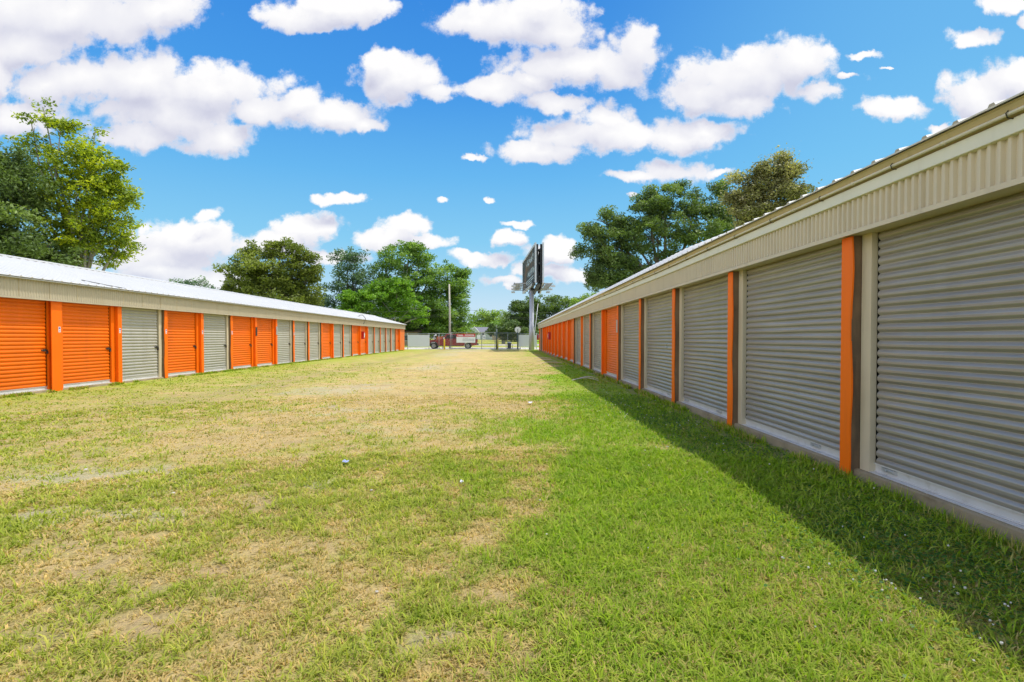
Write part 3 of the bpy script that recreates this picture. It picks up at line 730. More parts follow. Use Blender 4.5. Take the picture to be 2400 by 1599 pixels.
def litter(x, y, m_, label, s=.05):
    mb = MB(); r2 = random.Random(int(x * 100)); pts = [[(x + s * (i - 1.5) * .6 + r2.uniform(-.01, .01), y + s * (j - 1.5) * .6 + r2.uniform(-.01, .01), .045 + r2.uniform(-.012, .02)) for i in range(4)] for j in range(4)]
    mb.grid(pts[::-1]); o = mb.build('litter', m_); o.modifiers.new('s', 'SOLIDIFY').thickness = .004
    tag(o, label, 'litter', 'scraps of litter on the lawn')
litter(.44, 11.85, M['litter'], 'small white scrap of paper on the green grass in mid lane', .055)
litter(-1.86, 6.15, M['litterblue'], 'small pale blue wrapper on the dry grass', .032)
litter(-.47, 5.3, M['litter'], 'tiny white fleck on the dry grass left of the green strip', .016)
# stones
for i, (x, y, s_) in enumerate([(-3.1, 5.0, .017), (-3.6, 5.4, .014), (-4.6, 5.9, .02), (-.75, 3.05, .010), (-1.3, 5.1, .013)]):
    mb = MB(); rows = []; r2 = random.Random(i)
    for a in range(5):
        ph = -math.pi/2 + math.pi * (a + .5) / 5
        rows.append([(x + s_ * math.cos(ph) * math.cos(k) * r2.uniform(.8, 1.25), y + s_ * math.cos(ph) * math.sin(k) * r2.uniform(.8, 1.2), .022 + s_ * .6 * math.sin(ph)) for k in np.arange(0, 6.28, .9)])
    mb.grid(rows, 0, True, True)
    tag(mb.build('stone', M['drive']), 'pale pebble showing in the dry grass on the left of the lane', 'stone', 'loose pebbles in the lane')

# ------------------------------------------------------------------ trees
L_ = {}
L_['lime'] = leaf_mat('lime_leaves', [(0, (.08, .12, .02)), (.32, (.18, .25, .03)), (.58, (.36, .42, .025)), (1, (.66, .66, .03))], .4)
L_['dark'] = leaf_mat('dark_leaves', [(0, (.05, .085, .035)), (.6, (.12, .18, .055)), (1, (.22, .30, .08))], .3)
L_['oak'] = leaf_mat('oak_leaves', [(0, (.075, .115, .045)), (.5, (.15, .215, .065)), (1, (.27, .36, .10))], .35)
L_['olive'] = leaf_mat('olive_leaves', [(0, (.09, .12, .025)), (.5, (.19, .23, .045)), (1, (.34, .38, .08))], .35)
L_['mid'] = leaf_mat('mid_leaves', [(0, (0.070, 0.140, 0.032)), (.5, (0.175, 0.298, 0.052)), (1, (0.403, 0.542, 0.140))], .35)
L_['fresh'] = leaf_mat('fresh_leaves', [(0, (.08, .16, .02)), (.5, (.16, .32, .03)), (1, (.30, .48, .05))], .4)
L_['blue'] = leaf_mat('bluish_leaves', [(0, (0.052, 0.096, 0.061)), (.5, (0.114, 0.193, 0.105)), (1, (0.210, 0.315, 0.158))], .3)
L_['magnolia'] = leaf_mat('bronze_leaves', [(0, (0.121, 0.101, 0.047)), (.45, (0.230, 0.230, 0.095)), (.8, (0.446, 0.405, 0.203)), (1, (0.621, 0.567, 0.162))], .25)
L_['pale'] = leaf_mat('pale_leaves', [(0, (0.175, 0.263, 0.052)), (.5, (0.298, 0.420, 0.088)), (1, (0.473, 0.578, 0.140))], .35)

def tree(name, label, lk, bx_, base_Z, blobs, leaf, nleaf, trunk_r=.3, bark='bark', clump=.9, group=None, cat='tree', dark_core=0, sparse=0, seed=1, base_px=None, dz=0, depth=1.0, lean=(1, 1)):
    """blobs: (px, py, rx, ry[, dY]) in photograph units at depth base_Z"""
    rs = np.random.default_rng(seed); rd = random.Random(seed)
    X0, Y0 = (bx_ - VX) / F * base_Z, base_Z
    gz0 = gz(Y0)
    t = empty(name, label, cat, (X0, Y0, gz0), 0, group)
    C = []
    for b in blobs:
        cx, cy, rx, ry = b[:4]; dy_ = b[4] if len(b) > 4 else 0
        Z = base_Z + dy_
        C.append(((cx - VX) / F * Z, Z, H + (VY - cy) / F * Z, rx / F * Z, ry / F * Z))
    C = np.array(C)
    vol = C[:, 3] * C[:, 4]; w_ = vol / vol.sum()
    # clumps
    nc = max(12, int(sum(c[3] * c[4] for c in C) / clump ** 2 * 5.0))
    k = rs.choice(len(C), nc, p=w_)
    d = rs.normal(size=(nc, 3)); d /= np.linalg.norm(d, axis=1)[:, None]
    rad = rs.random(nc) ** .42
    dep = np.minimum(C[k, 3], C[k, 4] * 1.3) * depth
    cc = np.stack([C[k, 0] + d[:, 0] * rad * C[k, 3], C[k, 1] + d[:, 1] * rad * dep, C[k, 2] + d[:, 2] * rad * C[k, 4]], 1)
    cc = cc[cc[:, 2] > gz0 + .5]; nc = len(cc)
    cs = clump * (.45 + .8 * rs.random(nc)); cr = rs.random(nc)
    # leaves
    j = rs.choice(nc, nleaf, p=cs ** 2 / (cs ** 2).sum())
    g_ = rs.normal(size=(nleaf, 3)); g_ /= np.linalg.norm(g_, axis=1)[:, None]
    rr_ = rs.random(nleaf) ** .45
    pos = cc[j] + g_ * (rr_ * cs[j])[:, None] * np.array([1.05, 1.05, .62])
    if sparse:
        nt_ = int(nleaf * sparse); pos[:nt_] += rs.normal(size=(nt_, 3)) * clump * .55
    pos = pos[pos[:, 2] > gz0 + .15]; n = len(pos); j = j[:n]
    s_ = leaf * (.55 + .9 * rs.random(n))
    nrm = rs.normal(size=(n, 3)); nrm[:, 2] = np.abs(nrm[:, 2]) + .5; nrm /= np.linalg.norm(nrm, axis=1)[:, None]
    a = rs.normal(size=(n, 3)); a -= (a * nrm).sum(1)[:, None] * nrm; a /= np.linalg.norm(a, axis=1)[:, None]
    b = np.cross(nrm, a)
    a *= s_[:, None]; b *= (s_ * .5)[:, None]
    pos_l = pos - np.array([X0, Y0, gz0])
    V = np.stack([pos_l - a * .5, pos_l + b * .5 - a * .05, pos_l + a * .55, pos_l - b * .5 + a * .05], 1).reshape(-1, 3)
    Fc = np.arange(n * 4).reshape(n, 4)
    rnd = np.clip(cr[j] * .62 + rs.random(n) * .38, 0, 1)
    link('crown', np_mesh('crown', V, Fc, L_[lk], rnd), t)
    # trunk and limbs
    mb = MB(); zs = sorted(C[:, 2] - C[:, 4]); fork = max(1.2, min(np.mean(C[:, 2]) - gz0, 3.0 + .25 * (np.mean(C[:, 2]) - gz0)) * .62)
    mb.tube([(0, 0, -.1), (0, 0, .25), (rd.uniform(-.1, .1), 0, fork * .5), (rd.uniform(-.15, .15), 0, fork)], [trunk_r * 1.35, trunk_r * 1.05, trunk_r * .95, trunk_r * .85], 10)
    mb.build('trunk', M[bark], t)
    mb = MB()
    order = list(range(len(C)))[:14]
    for i in order:
        e = C[i, :3] - np.array([X0, Y0, gz0]); s0 = Vector((0, 0, fork * .93)); e = Vector(e)
        m1 = s0.lerp(e, .35) + Vector((rd.uniform(-.4, .4), rd.uniform(-.4, .4), (e.z - s0.z) * .12)); m2 = s0.lerp(e, .7) + Vector((rd.uniform(-.4, .4), rd.uniform(-.4, .4), .2))
        mb.tube([s0, m1, m2, e], [trunk_r * .55, trunk_r * .40, trunk_r * .26, trunk_r * .10], 7)
        for _ in range(5):
            d_ = Vector((rd.uniform(-1, 1) * C[i, 3], rd.uniform(-1, 1) * C[i, 3] * .7, rd.uniform(-.4, 1) * C[i, 4])) * .85
            f0 = m2.lerp(e, rd.random()); f1 = f0 + d_ * .5 + Vector((0, 0, .2)); f2 = f0 + d_
            mb.tube([f0, f1, f2], [trunk_r * .14, trunk_r * .09, trunk_r * .035], 5)
    mb.build('limbs', M[bark], t)
    return t

tree('broadleaf_tree', 'tall yellow-green tree with loose open top behind the near end of the white roof', 'lime', 190, 30,
     [(190,400,80,60),(235,450,70,75),(150,500,80,80),(220,540,90,70),(270,480,50,80),(60,430,70,60),(170,590,120,50),(290,560,36,60),(80,285,40,14),(110,260,22,28),(150,300,42,22),(105,340,46,28),(230,310,16,14),(205,355,60,30),(280,400,26,30),(300,470,26,30),(60,340,30,20)], .17, 36000, .20, 'bark_pale', clump=.40, sparse=.10, seed=3)
tree('broadleaf_tree', 'dark green tree at the left edge beside the yellow-green tree', 'oak', -60, 28,
     [(0,400,60,70),(-60,480,120,120),(30,540,90,80),(20,610,110,50),(60,450,60,60),(-150,500,100,130),(110,600,70,45),(40,380,50,30)], .16, 52000, .35, clump=.75, seed=4)
tree('broadleaf_tree', 'low dark tree top just showing above the white roof in the distance', 'blue', 450, 105,
     [(430,672,32,16),(470,668,32,16),(450,690,60,26),(495,685,22,14),(450,740,60,50)], .42, 7000, .3, clump=1.3, seed=5)
tree('conifer_tree', 'broad feathery olive tree, left of the two largest crowns behind the left building', 'olive', 640, 72,
     [(640,640,80,60),(590,640,60,60),(560,690,55,50),(700,640,48,60),(640,590,50,28),(590,590,22,22),(660,575,30,18),(700,600,40,25),(730,640,24,40),(530,680,22,28),(530,630,14,12),(640,710,110,60),(720,700,50,60),(580,600,18,20)], .34, 42000, .4, clump=1.0, seed=6)
tree('broadleaf_tree', 'bluish green open-topped tree between the olive tree and the tallest tree', 'blue', 815, 92,
     [(815,610,34,30),(790,600,18,16),(835,600,24,22),(820,660,46,42),(780,700,50,40),(850,640,30,40),(770,740,60,40),(845,710,40,60),(740,735,60,40),(880,740,50,50)], .36, 20000, .35, clump=1.05, seed=7)
tree('broadleaf_tree', 'tallest round tree with open crown above the far end of the left roof', 'mid', 950, 96,
     [(950,610,62,38),(900,620,36,32),(985,600,32,30),(1040,660,50,50),(1070,690,34,50),(950,680,80,50),(1020,740,80,60),(900,700,40,60),(1060,740,44,50),(1010,640,40,30),(960,580,36,16),(1085,650,16,26),(960,770,60,30),(1070,775,40,22)], .38, 52000, .5, 'bark_pale', clump=1.15, seed=8)
tree('broadleaf_tree', 'small bright green tree low behind the white roof', 'fresh', 835, 84,
     [(820,705,24,20),(850,700,30,22),(865,720,18,20),(830,735,40,26),(845,690,14,10)], .34, 9000, .2, clump=.9, seed=9)
tree('broadleaf_tree', 'rounded fresh green tree with pale forked trunk by the end of the left building', 'fresh', 925, 86,
     [(930,690,44,36),(890,680,30,24),(965,720,34,36),(910,730,34,30),(985,745,16,20),(930,665,24,16)], .34, 11000, .22, 'bark_pale', clump=.85, seed=10)
tree('broadleaf_tree', 'dark shrubby tree behind the red pickup truck', 'dark', 1020, 100,
     [(1010,770,50,22),(1060,775,40,20),(970,775,40,22),(1000,750,60,30),(1085,780,24,16),(930,770,40,30)], .34, 14000, .25, clump=1.1, seed=11)
tree('broadleaf_tree', 'pale green distant tree above the grey house', 'pale', 1140, 230,
     [(1130,745,30,16),(1160,742,26,16),(1110,755,24,18),(1150,765,44,24),(1185,760,30,24),(1120,780,40,14)], .8, 9000, .5, clump=2.6, seed=12)
tree('broadleaf_tree', 'soft green low tree far behind the gate, lower than the pale one above the house', 'mid', 1100, 200,
     [(1095,775,30,20),(1125,772,24,14),(1170,770,30,18),(1200,768,26,16),(1075,770,26,20),(1150,778,40,12)], .75, 12000, .5, clump=2.2, seed=19)
tree('broadleaf_tree', 'dark evergreen oak right of the grey house', 'dark', 1215, 135,
     [(1215,745,36,30),(1190,765,36,22),(1240,770,40,22),(1180,775,26,14),(1225,720,26,20)], .5, 14000, .6, clump=1.5, seed=13)
tree('broadleaf_tree', 'wide dark green oak behind the billboard pole', 'oak', 1275, 140,
     [(1270,720,44,26),(1240,735,40,30),(1310,720,36,26),(1290,750,60,30),(1340,735,40,40),(1250,705,24,14),(1285,700,20,10),(1330,760,50,30),(1265,770,60,20),(1380,740,60,50),(1225,745,50,30),(1300,772,70,22),(1200,770,40,22)], .5, 36000, .7, clump=1.5, seed=14)
tree('broadleaf_tree', 'yellow-green tree top low against the roof of the right building', 'pale', 1375, 100,
     [(1370,700,20,12),(1390,695,18,14),(1400,715,40,22),(1350,712,16,10),(1420,740,50,40)], .36, 8000, .25, clump=1.0, seed=15)
tree('broadleaf_tree', 'huge spreading live oak behind the right building, with drooping left side', 'oak', 1560, 62,
     [(1560,480,52,40),(1520,500,40,50),(1630,480,44,40),(1430,530,60,34),(1400,560,50,40),(1450,580,70,50),(1540,560,90,60),(1640,560,70,60),(1400,640,36,30),(1440,630,60,40),(1520,630,80,40),(1700,520,50,60),(1465,520,20,18),(1380,530,26,18),(1375,595,22,20),(1385,655,22,18),(1600,440,20,16),(1545,445,22,16),(1680,450,24,22),(1430,665,60,30)], .26, 80000, .55, clump=.95, seed=16)
tree('broadleaf_tree', 'bronze-leaved tree with open crown behind the right building, right of the live oak', 'magnolia', 1790, 38,
     [(1800,440,60,42),(1830,410,46,30),(1760,470,50,42),(1850,460,40,30),(1790,500,70,34),(1820,378,22,20),(1780,400,22,22),(1735,415,22,10),(1885,435,18,12),(1740,500,40,50),(1720,460,26,24),(1905,445,12,8),(1850,400,20,16),(1720,545,30,30)], .17, 40000, .3, 'bark', clump=.6, sparse=.1, seed=17)
tree('broadleaf_tree', 'dark multi-stemmed tree seen through the gate', 'dark', 1180, 112,
     [(1180,768,24,14),(1205,772,30,16),(1160,772,20,12),(1230,778,24,12),(1195,788,22,8)], .4, 8000, .35, 'bark_pale', clump=1.2, seed=18)

# ------------------------------------------------------------------ billboard on its steel pole
bb = empty('billboard', 'double-sided billboard with dark lettered face on a tall grey steel pole', 'billboard', (2.57, 65, 0))
mb = MB(); mb.tube([(0, 0, -.2), (0, 0, 3.0), (0, 0, 3.05), (0, 0, 7.45)], [.31, .31, .275, .255], 20); mb.build('pole', M['steelpole'], bb)
def sign_mat():
    m_ = bpy.data.materials.new('billboard_print'); m_.use_nodes = True; t = NT(m_.node_tree); b = t.n['Principled BSDF']
    P = t.new('ShaderNodeTexCoord').outputs['Object']; n = t.noise(P, .35, 3)
    c = t.ramp(n, [(.3, (.035, .05, .055)), (.5, (.08, .09, .09)), (.65, (.16, .11, .07)), (.8, (.05, .07, .08))])
    t.put(b.inputs['Base Color'], c); b.inputs['Roughness'].default_value = .8; b.inputs['Specular IOR Level'].default_value = .1; return m_
M['sign_face'] = sign_mat()
def sign_panel(nm, A, B, z0, z1, out, face, label):
    """A, B: plan points (relative) of the near and far ends; out = outward unit side (+1 right, -1 left)"""
    A = Vector((A[0] - 2.57, A[1] - 65, 0)); B = Vector((B[0] - 2.57, B[1] - 65, 0)); L = (B - A).length; u = (B - A).normalized(); nrm = Vector((u.y, -u.x, 0)) * out
    def q(s, z, o): p = A + u * s + nrm * o; return (p.x, p.y, z)
    def bar(mb, s0, s1, za, zb, o0, o1):
        vs = [q(s, z, o) for z in (za, zb) for (s, o) in ((s0, o0), (s1, o0), (s1, o1), (s0, o1))]
        mb.add(vs, [(0,3,2,1),(4,5,6,7),(0,1,5,4),(1,2,6,5),(2,3,7,6),(3,0,4,7)])
    mb = MB(); bar(mb, .25, L - .25, z0 + .25, z1 - .25, -.02, .05); f_ = mb.build('sign_panel', face, bb); f_['label'] = label
    mb = MB(); bar(mb, 0, L, z0, z0 + .245, -.04, .12); bar(mb, 0, L, z1 - .245, z1, -.04, .12); bar(mb, 0, .245, z0 + .25, z1 - .25, -.04, .12); bar(mb, L - .245, L, z0 + .25, z1 - .25, -.04, .12)
    fr = mb.build('frame', M['sign_frame'], f_)
    mb = MB()
    for i in range(6): bar(mb, .4 + i * (L - .9) / 5, .55 + i * (L - .9) / 5, z0 + .02, z1 - .1, -.28, -.045)
    for z in (z0 + .6, z0 + 2, z1 - .8): bar(mb, .1, L - .1, z, z + .12, -.40, -.285)
    mb.build('stringers', M['sign_back'], f_)
    return f_, bar
zt, zb_ = 11.48, 7.26
fL, barL = sign_panel('l', (2.74, 57.6), (1.75, 72.4), zb_, zt, -1, M['sign_face'], 'dark printed face with pale lettering')
fR, barR = sign_panel('r', (3.45, 57.6), (3.95, 72.4), zb_, zt, 1, M['sign_back'], 'face turned away, its dark back showing')
# pale lettering, weathered beyond reading
mb = MB()
rdt = random.Random(5)
for (s0, s1, z0_, z1_) in ((2.2, 9.6, 10.0, 10.8), (1.5, 8.4, 8.55, 9.35)):
    s = s0
    while s < s1:
        w_ = rdt.uniform(.35, .6); hh = rdt.uniform(.75, 1) * (z1_ - z0_)
        barL(mb, s, s + .12, z0_, z0_ + hh, .051, .056); barL(mb, s + .13, s + w_, z0_ + rdt.choice([0, .3, .6]) * hh, z0_ + rdt.choice([.4, .7, 1]) * hh, .051, .056); s += w_ + .16
for (s0, s1, z) in ((2, 11, 8.2), (2, 10, 7.95), (4, 9, 7.7)):
    s = s0
    while s < s1: w_ = rdt.uniform(.3, .9); barL(mb, s, s + w_, z, z + .13, .051, .055); s += w_ + .15
mb.build('lettering', mat('sign_letter', (.42, .52, .56), .5), fL)
mb = MB(); mb.box(-.12, 1.0, -.9, .9, 7.05, 7.24); mb.box(.3, .7, -7.0, 7.0, 7.1, 7.24); mb.box(-.15, .15, -7.2, 7.2, 7.25, 7.4)
for z in (8.3, 10.8):
    for y in (-6.6, -2, 2, 6.6): mb.box(.25, .9, y - .06, y + .06, z, z + .12)
mb.build('cross_frame', M['sign_back'], bb)
for sg, xa, xb in ((-1, -2.1, -.55), (1, .95, 1.9)):
    mb = MB()
    for y in (-7.2, -4.4, -1.6, 1.2): mb.tube([(xa if sg < 0 else xa, y, 7.18), (xb, y, 7.22)], .045, 6)
    for x in ((xa, xa + .8) if sg < 0 else (xb - .8, xb)): mb.tube([(x, -7.2, 7.24), (x, 1.2, 7.24)], .05, 6)
    cw = mb.build('catwalk', M['catwalk'], bb)
    mb = MB(); x0 = xa if sg < 0 else xb - .75
    for i in range(26): mb.box(x0 + .06, x0 + .70, -7.1 + i * .32, -7.1 + i * .32 + .16, 7.18, 7.2)
    mb.build('grating', M['catwalk'], cw)
    for y in (-6.9, -3.0, .9):
        mb = MB(); x = xa - .1 if sg < 0 else xb + .1; mb.box(x - .22, x + .22, y - .3, y + .3, 6.86, 7.02); mb.tube([(x, y, 7.02), (x, y, 7.24)], .03, 6); mb.build('floodlight', M['sign_frame'], cw)

# ------------------------------------------------------------------ utility pole, wires, leaning rod
t = empty('utility_pole', 'plain wooden utility pole behind the fence beside the red pickup truck', 'utility pole', ((1054.5 - VX) / F * 74, 74, 0))
mb = MB(); mb.tube([(0, 0, -.1), (0, 0, 4), (-.08, 0, 8.7)], [.15, .13, .10], 12); mb.build('pole', M['polewood'], t)
mb = MB()
for z in (5.35, 4.65, 4.4): mb.tube([(-.1, .13, z), (-.1, .22, z)], .04, 6)
mb.build('insulators', M['dark'], t)
tx = (1054.5 - VX) / F * 74
for zc, sag, lb in ((5.35, .5, 'topmost'), (4.65, .55, 'middle'), (4.4, .5, 'lowest')):
    mb = MB(); pts = []
    for i in range(-24, 25):
        u = i / 12; x = tx + u * 34; fr = abs(u) % 1.0; pts.append((x, 74.22, zc - 4 * sag * fr * (1 - fr)))
    mb.tube(pts, .012, 5)
    tag(mb.build('overhead_wire', M['wire']), f'thin overhead wire passing the wooden pole, {lb} of three', 'wire', 'overhead wires')
mb = MB(); a = px(1261, 712, 78); b = px(1249, 792, 78); mb.tube([a, (b[0], 78, .0)], .035, 7)
tag(mb.build('leaning_rod', M['white']), 'thin white rod leaning behind the billboard pole', 'rod')

# ------------------------------------------------------------------ fence, gate, panels
FZ = 69.0
def fX(p, Z=FZ): return (p - VX) / F * Z
def wires(x0, x1, z0, z1, y, sp=.09, r=.0022):
    n = int((x1 - x0 + (z1 - z0)) / sp); V = []; Fc = []
    def seg(ax, az, bx2, bz):
        o = len(V); nx, nz = (bz - az), -(bx2 - ax); l = math.hypot(nx, nz) or 1; nx, nz = nx / l * r, nz / l * r
        for (X_, Z_) in ((ax, az), (bx2, bz)):
            V.extend([(X_ + nx, y, Z_ + nz), (X_ - nx, y, Z_ - nz), (X_, y + r * 1.6, Z_)])
        Fc.extend([(o, o+1, o+4, o+3), (o+1, o+2, o+5, o+4), (o+2, o, o+3, o+5)])
    h = z1 - z0
    for i in range(n + 1):
        s = x0 - h + i * sp
        a0 = max(s, x0); b0 = min(s + h, x1)
        if b0 > a0:
            seg(a0, z0 + (a0 - s), b0, z0 + (b0 - s)); seg(a0, z1 - (a0 - s), b0, z1 - (b0 - s))
    m_ = MB(); m_.add(V, Fc); return m_
def fence(nm, label, x0, x1, zt_, posts, cat='fence', bottom_rail=False, y=FZ, pr=.035, mid=False, group=None):
    t = empty(nm, label, cat, (0, y, 0), 0, group)
    for p in posts:
        mb = MB(); mb.tube([(p, 0, -.05), (p, 0, zt_ + .06)], pr, 8); mb.build('post', M['fence'], t)
    mb = MB(); mb.tube([(x0, 0, zt_), (x1, 0, zt_)], .03, 8); mb.build('top_rail', M['fence'], t)
    if bottom_rail: mb = MB(); mb.tube([(x0, 0, .12), (x1, 0, .12)], .03, 8); mb.build('bottom_rail', M['fence'], t)
    wires(x0, x1, .06, zt_, .04).build('wire_mesh', M['fence'], t)
    return t
fence('chain_link_fence', 'chain-link fence between the left building and the wooden pole, holding the left white panel', fX(944), fX(1055.5), 1.98, [fX(955.5), fX(1005.5), fX(1029), fX(1055.5)])
fence('sliding_gate', 'wide chain-link gate with the red and white banner on it', fX(1057.5), fX(1162), 2.12, [fX(1059), fX(1094), fX(1129), fX(1160)], 'gate', True)
fence('chain_link_fence', 'chain-link fence with bottom rail between the tall green post and the octagonal sign', fX(1166), fX(1219), 2.06, [fX(1190), fX(1219.5)], 'fence', True)
fence('chain_link_fence', 'chain-link fence behind the billboard pole, holding the right white panel', fX(1220.5), fX(1262), 1.98, [fX(1240), fX(1257)])
def slab_panel(nm, x0, x1, z0, z1, y, mt, label, cat, group=None):
    mb = MB(); mb.box(x0, x1, y - .012, y + .012, z0, z1)
    return tag(mb.build(nm, mt), label, cat, group)
zf = lambda p: H + (VY - p) / F * FZ
def big_panel(a, b, label):
    t = empty('privacy_panel', label, 'panel', (fX(a), FZ - .07, zf(813)), 0, 'white panels on the fence'); wd = fX(b) - fX(a); hh = zf(785) - zf(813)
    mb = MB(); mb.box(.03, wd - .03, -.01, .01, .03, hh - .03); mb.build('board', M['panelwhite'], t)
    mb = MB(); mb.box(0, wd, -.02, .02, 0, .028); mb.box(0, wd, -.02, .02, hh - .028, hh); mb.box(0, .028, -.02, .02, .03, hh - .03); mb.box(wd - .028, wd, -.02, .02, .03, hh - .03); mb.build('frame', M['white'], t)
big_panel(956, 1007, 'large blank white panel on the fence beside the left building')
big_panel(1215.5, 1258.5, 'large blank white panel on the fence behind the billboard pole')
t = empty('banner', 'red and white printed banner hanging on the gate in front of the truck bed', 'banner', (fX(1070), FZ - .08, zf(803.5)))
wd = fX(1114) - fX(1070); hh = zf(782.5) - zf(803.5)
mb = MB(); mb.box(0, wd, -.006, .006, 0, hh * .66); mb.build('white_field', M['banner_white'], t)
mb = MB(); mb.box(0, wd, -.006, .006, hh * .66 + .001, hh); mb.build('red_header', M['banner_red'], t)
mb = MB()
for (a, b, z0, z1) in ((.12, .20, .80, .90), (.24, .85, .74, .80), (.24, .8, .84, .88), (1.05, 2.25, .76, .81), (1.05, 2.2, .86, .90)): mb.box(a, b, -.009, -.007, z0 * hh / 1, z1 * hh / 1)
mb.build('header_print', M['banner_white'], t)
mb = MB()
for (a, b, z0) in ((.78, 1.5, .50), (.78, 2.2, .38), (.78, 2.3, .28), (.78, 2.25, .18)):
    s = a
    while s < b: w_ = rdt.uniform(.06, .16); mb.box(s, min(b, s + w_), -.009, -.007, z0 * hh, (z0 + .045) * hh); s += w_ + .03
mb.build('text_print', M['print_grey'], t)
s1 = slab_panel('notice_sign', fX(1118), fX(1126), zf(795), zf(785.5), FZ - .07, M['banner_white'], 'plain white notice on the gate, left of the two small notices', 'sign', 'small white notices on the gate')
t = empty('notice_sign', 'white notice with a dark triangular symbol, right of the two small notices on the gate', 'sign', (fX(1131), FZ - .07, zf(795)), 0, 'small white notices on the gate')
wd = fX(1138) - fX(1131); hh = zf(785.5) - zf(795)
mb = MB(); mb.box(0, wd, -.012, .012, 0, hh); mb.build('board', M['banner_white'], t)
mb = MB(); c_ = wd / 2
for (pa, pb) in (((c_ - .11, .14), (c_, .36)), ((c_, .36), (c_ + .11, .14)), ((c_ + .11, .14), (c_ - .11, .14))): mb.tube([(pa[0], -.014, pa[1]), (pb[0], -.014, pb[1])], .018, 5)
mb.build('symbol', M['dark'], t)
# gate posts
t = empty('gate_post', 'tall dark green gate post with thin mast on top', 'post', (fX(1164), FZ - .15, 0), 0, 'heavy gate posts')
mb = MB(); mb.tube([(0, 0, -.1), (0, 0, 2.55)], .10, 12); mb.tube([(.09, 0, -.1), (.09, 0, 2.3)], .04, 8); mb.build('post', M['darkpost'], t)
mb = MB(); mb.tube([(0, 0, 2.55), (0, 0, 3.1)], .025, 6); mb.build('mast', M['fence'], t)
t = empty('gate_post', 'dark gate post under the octagonal sign', 'post', (fX(1213.5), FZ - .15, 0), 0, 'heavy gate posts')
mb = MB(); mb.tube([(0, 0, -.1), (0, 0, 2.1)], .085, 12); mb.build('post', M['darkpost'], t)
t = empty('road_sign', 'pale back of an octagonal sign on a dark bracket above the gate post', 'sign', (fX(1213.5), FZ - .15, 2.1))
mb = MB(); r_ = .40; mb.prism([(r_ * math.cos(R(22.5 + 45 * i)), .08 + r_ * .93 + r_ * math.sin(R(22.5 + 45 * i)) - .08) for i in range(8)], 'y', -.01, .01); mb.build('plate', M['trimwhite'], t)
mb = MB(); mb.box(-.035, .035, -.05, -.012, -.05, .45); mb.build('bracket', M['dark'], t)
def bollard(x, y, h, r, m_, label):
    rows = []; mb = MB(); mb.tube([(0, 0, -.05), (0, 0, h - .05), (0, 0, h - .02), (0, 0, h)], [r, r, r * .85, r * .4], 14)
    o = mb.build('bollard', m_); o.location = (x, y, 0); tag(o, label, 'bollard', 'yellow pipe bollards')
bollard(fX(1041.5, 67.6), 67.6, 1.27, .09, M['yellow'], 'bright yellow pipe bollard in front of the red pickup truck')
bollard(fX(1166.5, 68.4), 68.4, 1.30, .09, M['yellow_old'], 'faded yellow bollard beside the tall green gate post')
# gate operator behind a pipe guard
t = empty('gate_operator', 'dark louvred machine housing with pale lid behind the fence', 'machine', (fX(1193.5), FZ + 1.2, 0))
mb = MB(); mb.box(-.24, .24, -.2, .2, .12, .78)
for i in range(6): mb.box(-.2, .2, -.212, -.202, .2 + i * .09, .24 + i * .09)
mb.build('housing', M['dark'], t, bevel=.01)
mb = MB(); mb.tube([(0, 0, .785), (0, 0, .86), (0, 0, .9)], [.30, .27, .12], 14); mb.build('lid', M['galv'], t)
mb = MB(); mb.tube([(-.4, -.1, 0), (-.4, -.1, .62), (-.3, -.1, .72), (.3, -.1, .72), (.4, -.1, .62), (.4, -.1, 0)], .03, 8); mb.build('pipe_guard', M['fence'], t)
mb = MB(); mb.box(-.3, .3, -.25, .25, .02, .115); mb.build('plinth', M['conc'], t)

# ------------------------------------------------------------------ pickup truck (nose to the left), side-on behind the fence
TX = fX(1018.8, 71.2); t = empty('pickup_truck', 'maroon crew cab pickup truck parked behind the chain-link fence', 'truck', (TX, 71.2, .016))
WB = fX(1097.5, 71.2) - TX
def arch(cx, r, n=8): return [(cx + r * math.cos(math.pi - math.pi * i / n), .42 + r * math.sin(math.pi * i / n) * .95) for i in range(n + 1)]
low = [(-.98, .42), (-.5, .42)] + arch(0, .49) + [(.55, .40), (WB - .55, .40)] + arch(WB, .49) + [(WB + .6, .42), (WB + 1.18, .50), (WB + 1.2, 1.28), (WB - .75, 1.30), (WB - .8, 1.26), (1.0, 1.26), (.75, 1.24), (-.3, 1.16), (-.85, 1.08), (-1.0, .95)]
mb = MB(); mb.prism([(x, z) for x, z in low][::-1], 'y', -.98, .98); mb.build('body', M['maroon'], t, bevel=.035)
cab = [(1.0, 1.255), (1.55, 1.87), (1.75, 1.93), (WB - 1.15, 1.93), (WB - .95, 1.86), (WB - .82, 1.255)]
mb = MB(); mb.prism(cab[::-1], 'y', -.84, .84); mb.build('cab', M['maroon'], t, bevel=.05)
for poly in ([(1.42, 1.34), (1.72, 1.80), (2.10, 1.82), (2.10, 1.34)], [(2.2, 1.34), (2.2, 1.82), (WB - 1.2, 1.80), (WB - 1.05, 1.34)]):
    for s_ in (-1, 1):
        mb = MB(); a, b = sorted((s_ * .842, s_ * .852)); mb.prism(poly[::-1], 'y', a, b); mb.build('side_window', M['glass'], t)
mb = MB(); mb.add([(1.02, -.72, 1.30), (1.02, .72, 1.30), (1.55, .66, 1.865), (1.55, -.66, 1.865)], [(0, 1, 2, 3)]); o = mb.build('windscreen', M['glass'], t); o.location = (-.012, 0, .012)
